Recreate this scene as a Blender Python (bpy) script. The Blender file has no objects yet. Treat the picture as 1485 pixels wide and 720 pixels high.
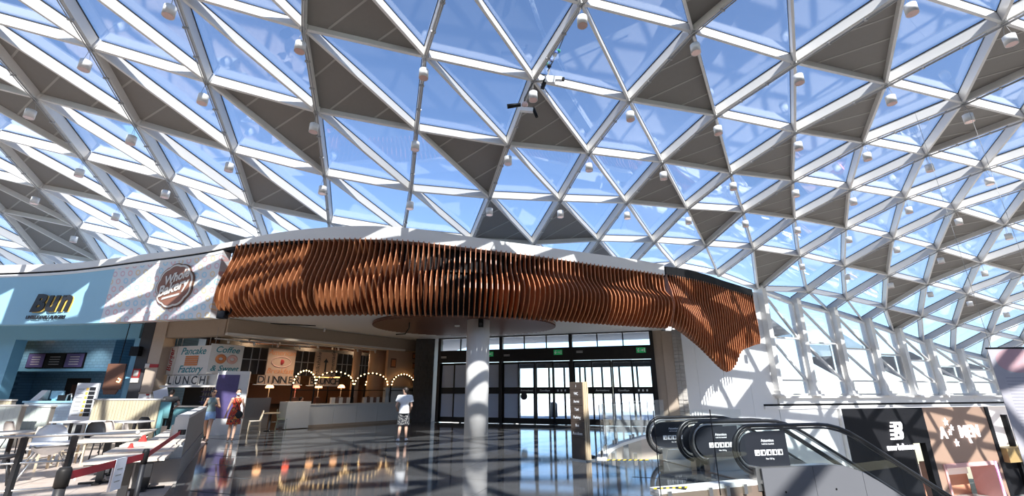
import bpy, math, random, bmesh
from mathutils import Vector, Matrix
random.seed(7)
SC = bpy.context.scene
COL = SC.collection
# ------------------------------------------------------------------ camera, sky, sun, exposure
CAM_H, PITCH, FPX = 1.6, math.radians(17.9), 650.0
cd = bpy.data.cameras.new('camera'); cam = bpy.data.objects.new('camera', cd); COL.objects.link(cam)
cd.sensor_fit = 'HORIZONTAL'; cd.sensor_width = 36.0; cd.lens = FPX * 36.0 / 1485.0
cd.clip_start = 0.05; cd.clip_end = 2000
cam.location = (0, 0, CAM_H); cam.rotation_euler = (math.pi / 2 + PITCH, 0, 0)
SC.camera = cam
SUN_AZ, SUN_EL = math.radians(17), math.radians(40)     # behind the viewer, a little to the right
world = bpy.data.worlds.new('sky'); SC.world = world; world.use_nodes = True
wn = world.node_tree; wn.nodes.clear()
sky = wn.nodes.new('ShaderNodeTexSky'); sky.sky_type = 'NISHITA'; sky.sun_disc = False
sky.sun_elevation = SUN_EL; sky.sun_rotation = math.pi - SUN_AZ
sky.air_density = 0.8; sky.dust_density = 0.1; sky.ozone_density = 2.0
bg = wn.nodes.new('ShaderNodeBackground'); bg.inputs['Strength'].default_value = 0.185
wo = wn.nodes.new('ShaderNodeOutputWorld')
wn.links.new(sky.outputs[0], bg.inputs[0]); wn.links.new(bg.outputs[0], wo.inputs[0])
sl = bpy.data.lights.new('sun', 'SUN'); sl.energy = 8.0; sl.angle = math.radians(0.53); sl.color = (1.0, 0.95, 0.87)
sun = bpy.data.objects.new('sun', sl); COL.objects.link(sun)
sdir = Vector((math.sin(SUN_AZ) * math.cos(SUN_EL), -math.cos(SUN_AZ) * math.cos(SUN_EL), math.sin(SUN_EL)))
sun.rotation_euler = sdir.to_track_quat('Z', 'Y').to_euler(); sun.location = (0, -20, 40)
vs = SC.view_settings
vs.view_transform = 'Standard'; vs.look = 'None'; vs.gamma = 1.0; vs.use_curve_mapping = False; vs.exposure = 0.9
SC.cycles.use_denoising = True
SC.cycles.max_bounces = 10; SC.cycles.transparent_max_bounces = 24; SC.cycles.diffuse_bounces = 5; SC.cycles.glossy_bounces = 4
SC.cycles.sample_clamp_indirect = 6.0
SC.cycles.caustics_reflective = False; SC.cycles.caustics_refractive = False

# ------------------------------------------------------------------ helpers
_c, _s = math.cos(PITCH), math.sin(PITCH)
def ray(px, py):
    u = (px - 742.5) / FPX; v = -(py - 360) / FPX
    return Vector((u, _c - _s * v, _s + _c * v))
def at(px, py, z):                       # point of the horizontal plane z
    r = ray(px, py); t = (z - CAM_H) / r.z
    return Vector((r.x * t, r.y * t, z))
def atY(px, py, Y):                      # point of the frontal plane y = Y
    r = ray(px, py); t = Y / r.y
    return Vector((r.x * t, Y, CAM_H + r.z * t))
def project(p):
    x, y, z = p[0], p[1], p[2] - CAM_H
    d = _c * y + _s * z
    if d < 0.3: return None
    return 742.5 + FPX * x / d, 360 - FPX * (-_s * y + _c * z) / d
class Plane:                             # vertical wall plane: s along it, z up, d out of it towards the hall
    def __init__(self, A, B):
        self.A = Vector((A[0], A[1], 0)); d = Vector((B[0] - A[0], B[1] - A[1], 0)); self.len = d.length
        self.e = d.normalized(); self.n = Vector((self.e.y, -self.e.x, 0))
    def pt(self, s, z, d=0.0): return self.A + self.e * s + self.n * d + Vector((0, 0, z))
    def pix(self, px, py, d=0.0):
        r = ray(px, py); o = self.A + self.n * d
        t = self.n.dot(o) / self.n.dot(Vector((r.x, r.y, 0)))
        p = Vector((r.x * t, r.y * t, 0)) - o
        return p.dot(self.e), CAM_H + r.z * t

class MB:
    def __init__(self): self.v = []; self.f = []; self.m = []; self.sm = []
    def add(self, vs, fs, mi=0, smooth=False):
        o = len(self.v); self.v += [tuple(p) for p in vs]
        for f in fs: self.f.append(tuple(i + o for i in f)); self.m.append(mi); self.sm.append(smooth)
        return self
    def hexa(self, p, mi=0):             # p: 4 lower then 4 upper corners, same turn
        return self.add(p, [(3, 2, 1, 0), (4, 5, 6, 7), (0, 1, 5, 4), (1, 2, 6, 5), (2, 3, 7, 6), (3, 0, 4, 7)], mi)
    def box(self, x0, x1, y0, y1, z0, z1, mi=0):
        return self.hexa([(x0, y0, z0), (x1, y0, z0), (x1, y1, z0), (x0, y1, z0), (x0, y0, z1), (x1, y0, z1), (x1, y1, z1), (x0, y1, z1)], mi)
    def pbox(self, P, s0, s1, z0, z1, d0, d1, mi=0):
        return self.hexa([P.pt(s0, z0, d1), P.pt(s1, z0, d1), P.pt(s1, z0, d0), P.pt(s0, z0, d0), P.pt(s0, z1, d1), P.pt(s1, z1, d1), P.pt(s1, z1, d0), P.pt(s0, z1, d0)], mi)
    def bar(self, a, b, w, h, up=Vector((0, 0, 1)), mi=0):   # rectangular bar from a to b
        a, b = Vector(a), Vector(b); t = (b - a).normalized(); s = t.cross(Vector(up))
        if s.length < 1e-4: s = t.cross(Vector((1, 0, 0)))
        s = s.normalized() * w / 2; u = s.cross(t).normalized() * h / 2
        return self.hexa([a - s - u, a + s - u, b + s - u, b - s - u, a - s + u, a + s + u, b + s + u, b - s + u], mi)
    def prism(self, poly, off, mi=0, smooth=False):          # closed polygon of 3-D points swept by the vector off
        n = len(poly); off = Vector(off); a = [Vector(p) for p in poly]; b = [p + off for p in a]
        fs = [tuple(range(n - 1, -1, -1)), tuple(range(n, 2 * n))] + [(i, (i + 1) % n, n + (i + 1) % n, n + i) for i in range(n)]
        return self.add(a + b, fs, mi, smooth)
    def tube(self, pts, r, n=8, mi=0, closed=False, cap=True):
        pts = [Vector(p) for p in pts]; rs = r if isinstance(r, (list, tuple)) else [r] * len(pts)
        vs, fs = [], []; m = len(pts); nrm = None
        for i, p in enumerate(pts):
            a = pts[(i - 1) % m] if (closed or i > 0) else p; b = pts[(i + 1) % m] if (closed or i < m - 1) else p
            t = (b - a).normalized()
            if nrm is None:
                nrm = t.cross(Vector((0, 0, 1)))
                if nrm.length < 1e-3: nrm = t.cross(Vector((1, 0, 0)))
            nrm = (nrm - t * nrm.dot(t)).normalized(); bn = t.cross(nrm)
            for j in range(n):
                q = 2 * math.pi * j / n; vs.append(p + (nrm * math.cos(q) + bn * math.sin(q)) * rs[i])
        for i in range(m if closed else m - 1):
            for j in range(n):
                k = (i + 1) % m
                fs.append((i * n + j, i * n + (j + 1) % n, k * n + (j + 1) % n, k * n + j))
        self.add(vs, fs, mi, True)
        if cap and not closed:
            o = len(self.v) - len(vs)
            self.f.append(tuple(o + j for j in range(n - 1, -1, -1))); self.m.append(mi); self.sm.append(False)
            self.f.append(tuple(o + (m - 1) * n + j for j in range(n))); self.m.append(mi); self.sm.append(False)
        return self
    def lathe(self, c, prof, n=20, mi=0, ax=(1, 1)):         # prof: (radius, z) from one end to the other
        c = Vector(c); vs, fs = [], []; m = len(prof)
        for r, z in prof:
            for j in range(n):
                q = 2 * math.pi * j / n; vs.append(c + Vector((r * ax[0] * math.cos(q), r * ax[1] * math.sin(q), z)))
        for i in range(m - 1):
            for j in range(n): fs.append((i * n + j, i * n + (j + 1) % n, (i + 1) * n + (j + 1) % n, (i + 1) * n + j))
        self.add(vs, fs, mi, True)
        o = len(self.v) - len(vs)
        if prof[0][0] > 1e-4: self.f.append(tuple(o + j for j in range(n - 1, -1, -1))); self.m.append(mi); self.sm.append(False)
        if prof[-1][0] > 1e-4: self.f.append(tuple(o + (m - 1) * n + j for j in range(n))); self.m.append(mi); self.sm.append(False)
        return self
    def ball(self, c, r, n=14, k=9, mi=0, M=None):
        rx, ry, rz = r if isinstance(r, (tuple, list)) else (r, r, r); c = Vector(c); vs, fs = [], []
        for i in range(k + 1):
            th = math.pi * i / k
            for j in range(n):
                q = 2 * math.pi * j / n
                p = Vector((rx * math.sin(th) * math.cos(q), ry * math.sin(th) * math.sin(q), -rz * math.cos(th)))
                vs.append(c + (M @ p if M else p))
        for i in range(k):
            for j in range(n): fs.append((i * n + j, i * n + (j + 1) % n, (i + 1) * n + (j + 1) % n, (i + 1) * n + j))
        return self.add(vs, fs, mi, True)
WLOC = {}
def obj(name, mb, mats, parent=None, origin=None):           # geometry in world coordinates -> ONE mesh object
    if not isinstance(mats, (list, tuple)): mats = [mats]
    if parent is not None: o0 = WLOC.get(parent.name, Vector((0, 0, 0)))
    elif origin is not None: o0 = Vector(origin)
    else:
        xs = [p[0] for p in mb.v]; ys = [p[1] for p in mb.v]; zs = [p[2] for p in mb.v]
        o0 = Vector(((min(xs) + max(xs)) / 2, (min(ys) + max(ys)) / 2, min(zs)))
    me = bpy.data.meshes.new(name)
    me.from_pydata([(p[0] - o0.x, p[1] - o0.y, p[2] - o0.z) for p in mb.v], [], mb.f)
    for m in mats: me.materials.append(m)
    me.polygons.foreach_set('material_index', mb.m); me.polygons.foreach_set('use_smooth', mb.sm)
    me.update()
    o = bpy.data.objects.new(name, me); COL.objects.link(o)
    if parent is not None: o.parent = parent; WLOC[o.name] = o0
    else: o.location = o0; WLOC[o.name] = o0
    return o
def tag(o, label=None, cat=None, group=None, kind=None):
    if label: o['label'] = label
    if cat: o['category'] = cat
    if group: o['group'] = group
    if kind: o['kind'] = kind
    return o
def thing(name, label, cat, loc=(0, 0, 0), group=None):
    o = bpy.data.objects.new(name, None); COL.objects.link(o); o.location = loc; o.empty_display_size = .2
    WLOC[o.name] = Vector(loc)
    return tag(o, label, cat, group)
def structure(name, loc=(0, 0, 0)):
    o = bpy.data.objects.new(name, None); COL.objects.link(o); o.location = loc; WLOC[o.name] = Vector(loc); o['kind'] = 'structure'
    return o
def dup(root, loc, rotz=None, label=None, group=None):
    r = root.copy(); COL.objects.link(r); r.location = loc
    if rotz is not None: r.rotation_euler = (0, 0, rotz)
    if label: r['label'] = label
    if group: r['group'] = group
    for ch in list(root.children):
        c = ch.copy(); COL.objects.link(c); c.parent = r
        for g in ch.children:
            d = g.copy(); COL.objects.link(d); d.parent = c
    return r
def text(name, body, size, P, s, z, d, mat, parent=None, shear=0, bold=0.0, ext=0.004, align='CENTER', M=None, sx=1.0, roll=0):
    cu = bpy.data.curves.new(name, 'FONT'); cu.body = body; cu.size = size; cu.shear = shear; cu.offset = bold
    cu.extrude = ext; cu.align_x = align; cu.align_y = 'CENTER'; cu.resolution_u = 3
    cu.materials.append(mat)
    o = bpy.data.objects.new(name, cu); COL.objects.link(o)
    if M is None:
        p = P.pt(s, z, d); M = Matrix((( P.e.x * sx, 0, P.n.x, p.x), (P.e.y * sx, 0, P.n.y, p.y), (0, 1, 0, p.z), (0, 0, 0, 1)))
        if roll: M = M @ Matrix.Rotation(roll, 4, 'Z')
    bpy.context.view_layer.update()
    me = bpy.data.meshes.new_from_object(o); bpy.data.objects.remove(o)
    o0 = WLOC.get(parent.name, Vector((0, 0, 0))) if parent is not None else M.translation.copy()
    me.transform(Matrix.Translation(-o0) @ M); me.update()
    o = bpy.data.objects.new(name, me); COL.objects.link(o)
    if parent is not None: o.parent = parent
    else: o.location = o0; WLOC[o.name] = o0
    return o

# ------------------------------------------------------------------ materials (procedural)
def mat(name, col, rough=0.5, metal=0.0, var=0.06, scale=8.0, bump=0.0, spec=0.5, coat=0.0, emit=None, estr=0.0):
    m = bpy.data.materials.new(name); m.use_nodes = True; nt = m.node_tree; b = nt.nodes['Principled BSDF']
    b.inputs['Roughness'].default_value = rough; b.inputs['Metallic'].default_value = metal
    b.inputs['Specular IOR Level'].default_value = spec; b.inputs['Coat Weight'].default_value = coat
    tc = nt.nodes.new('ShaderNodeTexCoord'); no = nt.nodes.new('ShaderNodeTexNoise')
    no.inputs['Scale'].default_value = scale; no.inputs['Detail'].default_value = 4
    nt.links.new(tc.outputs['Object'], no.inputs['Vector'])
    mx = nt.nodes.new('ShaderNodeMix'); mx.data_type = 'RGBA'
    mx.inputs['A'].default_value = (*[c * (1 - var) for c in col], 1); mx.inputs['B'].default_value = (*[min(1, c * (1 + var)) for c in col], 1)
    nt.links.new(no.outputs['Fac'], mx.inputs['Factor']); nt.links.new(mx.outputs['Result'], b.inputs['Base Color'])
    if bump:
        bp = nt.nodes.new('ShaderNodeBump'); bp.inputs['Strength'].default_value = bump; bp.inputs['Distance'].default_value = 0.01
        nt.links.new(no.outputs['Fac'], bp.inputs['Height']); nt.links.new(bp.outputs['Normal'], b.inputs['Normal'])
    if emit: b.inputs['Emission Color'].default_value = (*emit, 1); b.inputs['Emission Strength'].default_value = estr
    return m
def ramp(nt, stops, interp='LINEAR'):
    r = nt.nodes.new('ShaderNodeValToRGB'); e = r.color_ramp.elements; r.color_ramp.interpolation = interp
    while len(e) < len(stops): e.new(0.5)
    for i, (p, c) in enumerate(stops): e[i].position = p; e[i].color = (*c, 1)
    return r
def glass_mat(name, tint=(1, 1, 1), k=1.6, rough=0.0):
    m = bpy.data.materials.new(name); m.use_nodes = True; nt = m.node_tree; nt.nodes.clear()
    o = nt.nodes.new('ShaderNodeOutputMaterial'); mx = nt.nodes.new('ShaderNodeMixShader')
    tr = nt.nodes.new('ShaderNodeBsdfTransparent'); tr.inputs[0].default_value = (*tint, 1)
    gl = nt.nodes.new('ShaderNodeBsdfGlossy'); gl.inputs['Roughness'].default_value = rough; gl.inputs['Color'].default_value = (.95, .97, 1, 1)
    fr = nt.nodes.new('ShaderNodeFresnel'); fr.inputs['IOR'].default_value = 1.5
    mu = nt.nodes.new('ShaderNodeMath'); mu.operation = 'MULTIPLY'; mu.inputs[1].default_value = k; mu.use_clamp = True
    ge = nt.nodes.new('ShaderNodeNewGeometry'); mi = nt.nodes.new('ShaderNodeMath'); mi.operation = 'MULTIPLY_ADD'
    mi.inputs[1].default_value = 1 / 1.5 - 1.5; mi.inputs[2].default_value = 1.5          # the pane reflects alike from both of its faces
    nt.links.new(ge.outputs['Backfacing'], mi.inputs[0]); nt.links.new(mi.outputs[0], fr.inputs['IOR'])
    nt.links.new(fr.outputs[0], mu.inputs[0]); nt.links.new(mu.outputs[0], mx.inputs[0])
    nt.links.new(tr.outputs[0], mx.inputs[1]); nt.links.new(gl.outputs[0], mx.inputs[2]); nt.links.new(mx.outputs[0], o.inputs[0])
    return m
def wood_mat(name, a, b, scale=3.0, rough=0.45, axis=(8, 8, 0.7)):
    m = bpy.data.materials.new(name); m.use_nodes = True; nt = m.node_tree; p = nt.nodes['Principled BSDF']
    tc = nt.nodes.new('ShaderNodeTexCoord'); mp = nt.nodes.new('ShaderNodeMapping'); mp.inputs['Scale'].default_value = axis
    no = nt.nodes.new('ShaderNodeTexNoise'); no.inputs['Scale'].default_value = scale; no.inputs['Detail'].default_value = 6
    oi = nt.nodes.new('ShaderNodeObjectInfo'); ad = nt.nodes.new('ShaderNodeVectorMath'); ad.operation = 'ADD'
    nt.links.new(tc.outputs['Object'], ad.inputs[0]); nt.links.new(oi.outputs['Random'], ad.inputs[1])
    nt.links.new(ad.outputs[0], mp.inputs['Vector']); nt.links.new(mp.outputs[0], no.inputs['Vector'])
    r = ramp(nt, [(0.3, a), (0.7, b)]); nt.links.new(no.outputs['Fac'], r.inputs[0]); nt.links.new(r.outputs[0], p.inputs['Base Color'])
    p.inputs['Roughness'].default_value = rough
    bp = nt.nodes.new('ShaderNodeBump'); bp.inputs['Strength'].default_value = .15; bp.inputs['Distance'].default_value = .005
    nt.links.new(no.outputs['Fac'], bp.inputs['Height']); nt.links.new(bp.outputs[0], p.inputs['Normal'])
    return m
M = {}
M['white_steel'] = mat('white_steel', (.82, .795, .755), .35, var=.03)
M['taupe'] = mat('taupe_panel', (.25, .232, .21), .6, var=.05)
M['batten'] = mat('taupe_batten', (.44, .415, .38), .6, var=.04)
M['gasket'] = mat('black_gasket', (.012, .012, .014), .5)
M['glass'] = glass_mat('roof_glass', (.93, .96, 1.0), 2.6)
M['steel'] = mat('brushed_steel', (.55, .54, .52), .3, .9, var=.05, scale=30)
M['grey_metal'] = mat('grey_conduit', (.38, .37, .36), .4, .4)
M['lamp_white'] = mat('lamp_white', (.85, .84, .82), .4, var=.02)
M['lamp_pink'] = mat('lamp_reflector', (.75, .52, .46), .25, .3, var=.05)
M['black'] = mat('matt_black', (.012, .012, .013), .5, spec=.15)
M['white_paint'] = mat('white_paint', (.84, .815, .78), .55, var=.02, scale=2)
M['soffit'] = mat('soffit_plaster', (.72, .71, .69), .7, var=.02, scale=2)
# ------------------------------------------------------------------ the gridshell roof (joints of the triangular net, centimetres)
ROOF_A0, ROOF_K0, ROOF_NK = -6, -9, 18
ROOF = '''-2676 -1988 1638 -2774 -1721 1639 -2869 -1451 1635 -2962 -1176 1629 -3052 -895 1621 -3140 -606 1611 -3228 -311 1598 -3318 -10 1581 -3409 296 1557 -3502 604 1524 -3595 912 1478 -3689 1221 1415 -3783 1529 1334 -3875 1836 1237 -3968 2143 1123 -4060 2450 992 -4152 2757 846 -4244 3064 683 -2340 -1875 1608 -2444 -1614 1606 -2544 -1350 1600 -2640 -1081 1591 -2731 -806 1580 -2819 -523 1566 -2907 -233 1550 -2995 64 1530 -3085 367 1503 -3177 673 1469 -3270 980 1423 -3365 1288 1361 -3458 1595 1281 -3551 1901 1183 -3643 2208 1069 -3736 2514 939 -3828 2821 792 -3920 3127 629 -2000 -1759 1579 -2111 -1504 1575 -2217 -1246 1567 -2317 -982 1556 -2411 -714 1541 -2500 -438 1524 -2586 -154 1504 -2673 138 1479 -2761 438 1450 -2852 742 1413 -2945 1049 1366 -3040 1356 1306 -3134 1662 1228 -3227 1967 1130 -3319 2272 1015 -3411 2578 885 -3503 2884 738 -3595 3190 576 -1656 -1641 1551 -1774 -1391 1546 -1887 -1137 1537 -1992 -880 1523 -2091 -618 1505 -2182 -349 1484 -2268 -72 1459 -2352 214 1430 -2438 509 1397 -2527 812 1356 -2619 1118 1308 -2714 1425 1248 -2809 1730 1174 -2903 2034 1078 -2995 2338 962 -3086 2642 831 -3178 2947 684 -3270 3253 522 -1305 -1519 1523 -1431 -1273 1519 -1552 -1024 1508 -1666 -773 1492 -1771 -517 1472 -1867 -256 1447 -1954 13 1418 -2035 291 1384 -2117 581 1345 -2202 880 1300 -2293 1185 1248 -2388 1493 1187 -2483 1800 1116 -2579 2101 1029 -2670 2403 908 -2762 2706 777 -2854 3010 631 -2946 3315 468 -946 -1395 1497 -1081 -1153 1493 -1211 -908 1482 -1335 -661 1465 -1449 -411 1442 -1552 -156 1414 -1643 104 1380 -1724 373 1341 -1801 653 1296 -1881 947 1245 -1968 1251 1189 -2062 1558 1126 -2160 1865 1050 -2248 2174 971 -2345 2470 858 -2438 2770 725 -2530 3072 578 -2622 3376 415 -578 -1269 1471 -723 -1030 1468 -862 -788 1458 -996 -544 1441 -1122 -299 1417 -1236 -50 1386 -1336 203 1347 -1419 462 1301 -1493 732 1250 -1567 1017 1192 -1645 1315 1128 -1738 1621 1063 -1830 1925 995 -1932 2227 910 -2022 2531 801 -2115 2831 672 -2207 3132 525 -2299 3435 362 -204 -1144 1445 -356 -907 1443 -504 -667 1435 -648 -426 1419 -785 -182 1396 -913 62 1363 -1026 310 1321 -1120 563 1268 -1194 823 1208 -1259 1092 1141 -1342 1386 1070 -1423 1683 998 -1509 1981 927 -1606 2284 841 -1701 2586 739 -1794 2887 614 -1885 3188 470 -1976 3491 308 175 -1020 1419 17 -785 1418 -138 -546 1411 -289 -306 1398 -437 -64 1377 -577 179 1346 -706 423 1303 -816 672 1245 -899 928 1175 -968 1192 1097 -1037 1473 1009 -1110 1756 912 -1196 2047 849 -1287 2343 771 -1381 2641 673 -1474 2941 553 -1566 3242 413 -1656 3544 253 556 -899 1392 394 -665 1392 235 -428 1387 78 -188 1376 -76 54 1358 -227 296 1332 -369 539 1291 -497 784 1233 -601 1035 1156 -662 1302 1064 -728 1571 963 -805 1843 872 -887 2122 788 -975 2409 706 -1066 2700 610 -1157 2995 493 -1248 3293 356 -1339 3594 198 934 -781 1365 771 -548 1365 610 -312 1361 451 -73 1352 293 168 1337 136 412 1316 -16 655 1282 -156 899 1228 -271 1145 1154 -343 1402 1055 -412 1670 942 -497 1935 847 -582 2204 754 -668 2480 661 -756 2763 559 -845 3052 441 -935 3345 304 -1024 3642 147 1308 -665 1338 1144 -435 1339 982 -201 1335 823 36 1325 665 277 1312 507 521 1295 349 767 1270 199 1011 1224 70 1254 1154 -15 1505 1055 -96 1762 953 -193 2025 845 -279 2287 743 -363 2555 639 -450 2829 528 -537 3110 403 -626 3397 262 -713 3690 102 1675 -553 1313 1510 -324 1314 1349 -93 1309 1191 142 1300 1034 380 1285 878 623 1267 719 868 1247 560 1115 1222 416 1358 1148 306 1595 1074 215 1846 977 105 2109 859 24 2366 753 -60 2627 640 -146 2895 517 -233 3170 383 -320 3451 234 -407 3737 69 2034 -443 1288 1869 -216 1290 1708 13 1286 1550 245 1276 1395 480 1261 1241 718 1241 1085 960 1215 923 1206 1183 761 1442 1145 630 1682 1081 532 1924 1001 443 2176 900 338 2435 784 246 2695 659 157 2958 524 69 3228 379 -18 3503 221 -104 3785 49 2385 -334 1264 2219 -109 1266 2057 118 1263 1899 347 1254 1745 578 1240 1592 812 1220 1440 1048 1193 1279 1286 1163 1106 1527 1129 959 1768 1074 846 2005 1007 751 2251 918 658 2499 825 558 2757 693 462 3018 545 370 3284 387 281 3554 220 194 3831 41 2728 -227 1239 2562 -4 1242 2399 221 1239 2240 448 1233 2084 677 1221 1930 907 1204 1776 1138 1181 1620 1372 1150 1435 1610 1130 1280 1849 1078 1158 2079 1020 1055 2323 922 970 2563 867 865 2817 723 765 3076 566 669 3338 401 577 3604 226 489 3875 41 3065 -122 1213 2898 100 1216 2734 324 1215 2573 549 1209 2415 775 1200 2258 1003 1186 2101 1231 1169 1939 1461 1147 1761 1695 1124 1599 1932 1075 1464 2160 1015 1354 2393 925 1251 2636 835 1158 2882 719 1060 3134 572 964 3391 408 870 3652 231 781 3919 43 3397 -18 1187 3230 203 1190 3065 426 1189 2902 649 1184 2741 874 1175 2582 1100 1164 2422 1326 1149 2259 1553 1130 2093 1781 1104 1923 2011 1064 1780 2241 992 1656 2468 907 1527 2722 762 1440 2951 676 1348 3194 550 1253 3445 397 1159 3701 225 1068 3963 39 3725 85 1159 3557 306 1162 3391 527 1160 3227 749 1156 3064 973 1147 2902 1197 1136 2741 1421 1121 2578 1646 1101 2412 1872 1076 2241 2099 1039 2094 2325 963 1962 2549 868 1859 2764 761 1736 3013 634 1634 3255 510 1538 3500 368 1443 3751 205 1351 4007 24 4050 188 1130 3882 407 1132 3715 627 1131 3549 849 1126 3385 1071 1117 3221 1294 1105 3058 1517 1088 2895 1740 1065 2731 1964 1034 2568 2187 991 2405 2413 927 2273 2628 834 2153 2845 729 2040 3073 604 1929 3312 473 1825 3556 331 1726 3802 172 1631 4052 -3 4373 289 1100 4205 508 1102 4037 727 1100 3870 948 1094 3704 1169 1084 3539 1390 1071 3375 1612 1052 3211 1834 1026 3047 2057 991 2885 2279 942 2722 2501 876 2577 2716 799 2456 2923 685 2337 3145 567 2222 3376 434 2113 3613 291 2009 3855 133 1910 4100 -39 4695 390 1069 4526 608 1071 4357 827 1068 4190 1046 1062 4023 1266 1051 3857 1486 1036 3691 1707 1015 3526 1927 987 3362 2148 948 3200 2369 897 3042 2589 832 2889 2799 756 2754 3008 645 2632 3222 524 2514 3445 392 2401 3676 247 2293 3911 90 2189 4151 -82 5016 490 1038 4846 708 1039 4677 926 1036 4509 1145 1029 4341 1364 1017 4174 1583 1001 4007 1801 979 3841 2020 948 3676 2239 907 3513 2457 854 3352 2674 786 3195 2888 702 3054 3095 597 2927 3304 479 2805 3520 347 2689 3744 202 2577 3973 43 2469 4206 -129 5336 590 1007 5166 808 1008 4997 1026 1004 4828 1243 996 4659 1461 984 4491 1679 966 4323 1897 942 4156 2114 910 3990 2330 867 3826 2545 812 3664 2759 742 3508 2970 655 3361 3175 551 3224 3386 432 3098 3598 300 2977 3816 155 2861 4039 -5 2749 4266 -178 5656 690 975 5486 908 976 5317 1125 972 5147 1342 964 4978 1560 951 4809 1777 932 4640 1993 907 4471 2209 874 4304 2423 829 4139 2636 772 3976 2847 700 3819 3055 611 3668 3261 506 3526 3467 387 3393 3677 253 3267 3891 107 3147 4109 -54 3031 4330 -228 5976 790 944 5806 1008 944 5637 1225 941 5467 1442 932 5297 1659 918 5127 1875 899 4957 2091 873 4788 2305 838 4619 2518 792 4452 2729 733 4288 2938 659 4128 3144 569 3974 3348 463 3828 3552 342 3690 3758 207 3560 3968 59 3435 4181 -102 3313 4397 -279'''

_rv = [int(x) / 100 for x in ROOF.split()]
NODE = {}
for i in range(len(_rv) // 3):
    NODE[(ROOF_A0 + i // ROOF_NK, ROOF_K0 + i % ROOF_NK)] = Vector(_rv[3 * i:3 * i + 3])
EDGE = [(15.43, 27.51, 7.67), (17.99, 28.39, 7.06), (20.92, 29.40, 6.66), (23.80, 30.39, 6.12), (26.44, 31.30, 5.55), (29.13, 32.22, 4.94), (32.11, 33.24, 4.36), (35.34, 34.35, 3.95), (38.3, 35.4, 3.6)]
NODE[(11, 3)] = Vector(EDGE[0])
for i, p in enumerate(EDGE[1:]): NODE[(12 + i, 4)] = Vector(p)
def kmax(a):
    if a >= 12: return 4
    if a >= 3: return 3
    if a >= 0: return 5
    return 8
OK = {n for n in NODE if n[1] <= kmax(n[0])}
TRI = []
for (a, k) in sorted(OK):
    for typ, tri in (('U', ((a, k), (a + 1, k), (a + 1, k + 1))), ('L', ((a, k), (a, k + 1), (a + 1, k + 1)))):
        if all(t in OK for t in tri): TRI.append((typ, a, k, tri))
NRM = {}
for typ, a, k, t in TRI:
    n = (NODE[t[1]] - NODE[t[0]]).cross(NODE[t[2]] - NODE[t[0]])
    if n.z < 0: n = -n
    for q in t: NRM[q] = NRM.get(q, Vector((0, 0, 0))) + n
for q in NRM: NRM[q] = NRM[q].normalized()
def seen(q, m=70):
    p = project(NODE[q])
    return p is not None and -m < p[0] < 1485 + m and -m < p[1] < 620
DARK = {('U', -1, 1), ('L', 0, 0), ('L', 1, 0), ('U', 2, 0), ('L', 3, -2), ('L', 3, -1), ('U', 4, 0), ('L', 5, -1), ('U', 5, -3), ('L', 6, -2), ('L', 7, -1), ('L', 8, -1), ('L', 7, -3), ('L', 8, -2), ('U', 8, -3), ('U', 9, -2), ('L', -1, 2), ('U', -2, 3), ('L', -2, 3), ('U', 0, 2), ('L', 2, 1), ('U', 1, 3), ('U', -2, 4), ('L', -2, 4), ('L', 5, 1), ('L', 7, 0), ('U', 8, 1), ('L', 9, 0), ('L', 6, 1), ('L', 7, 2), ('U', 10, 2), ('L', 10, 0), ('U', 12, 0), ('U', 12, -1), ('L', 12, 1), ('U', 13, 1), ('L', 14, 0), ('U', 13, 2), ('U', 14, 3), ('U', 15, 2), ('L', -1, 0), ('L', -1, -1)}
rr = random.Random(3)
for typ, a, k, t in TRI:                                     # unseen panels overhead and behind, thinned on the left to let sun in
    if not any(seen(q, 20) for q in t) and rr.random() < (.04 if a <= 6 else .16): DARK.add((typ, a, k))
BH = 0.36                                                    # depth of the beams
roof = structure('ceiling')
bulk = {'beam': MB(), 'panel': MB(), 'pane': MB()}
edges = set()
for typ, a, k, t in TRI:
    for p, q in ((t[0], t[1]), (t[1], t[2]), (t[0], t[2])): edges.add((min(p, q), max(p, q)))
KIND = {(0, 1): ('rib', .13), (1, 0): ('purlin', .10), (1, 1): ('brace', .10)}
def beam(mb, p, q, w, h):
    A, B = NODE[p], NODE[q]; t = (B - A).normalized(); n = (NRM[p] + NRM[q]).normalized()
    s = t.cross(n).normalized() * w / 2; u = s.cross(t).normalized()
    if u.z < 0: u = -u
    A2, B2 = A + t * .11, B - t * .11
    mb.hexa([A2 - s * .8, A2 + s * .8, B2 + s * .8, B2 - s * .8, A2 - s + u * h, A2 + s + u * h, B2 + s + u * h, B2 - s + u * h], 0)
    g = 1.25
    mb.hexa([A2 - s * g + u * h, A2 + s * g + u * h, B2 + s * g + u * h, B2 - s * g + u * h, A2 - s * g + u * (h + .035), A2 + s * g + u * (h + .035), B2 + s * g + u * (h + .035), B2 - s * g + u * (h + .035)], 1)
for p, q in sorted(edges):
    nm, w = KIND.get((q[0] - p[0], q[1] - p[1]), ('purlin', .10))
    if seen(p) or seen(q):
        mb = MB(); beam(mb, p, q, w, BH); obj(nm, mb, [M['white_steel'], M['gasket']], roof)
    else: beam(bulk['beam'], p, q, w, BH)
def tri_in(t, inset, off):
    P = [NODE[q] + NRM[q] * off for q in t]; c = (P[0] + P[1] + P[2]) / 3
    out = []
    for i in range(3):                                       # inset along the bisector
        a, b, c2 = P[i], P[(i + 1) % 3], P[(i + 2) % 3]
        u, v = (b - a).normalized(), (c2 - a).normalized(); bis = (u + v).normalized()
        sn = max(.15, u.cross(v).length); out.append(a + (u + v) * (inset / sn))
    return out
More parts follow.
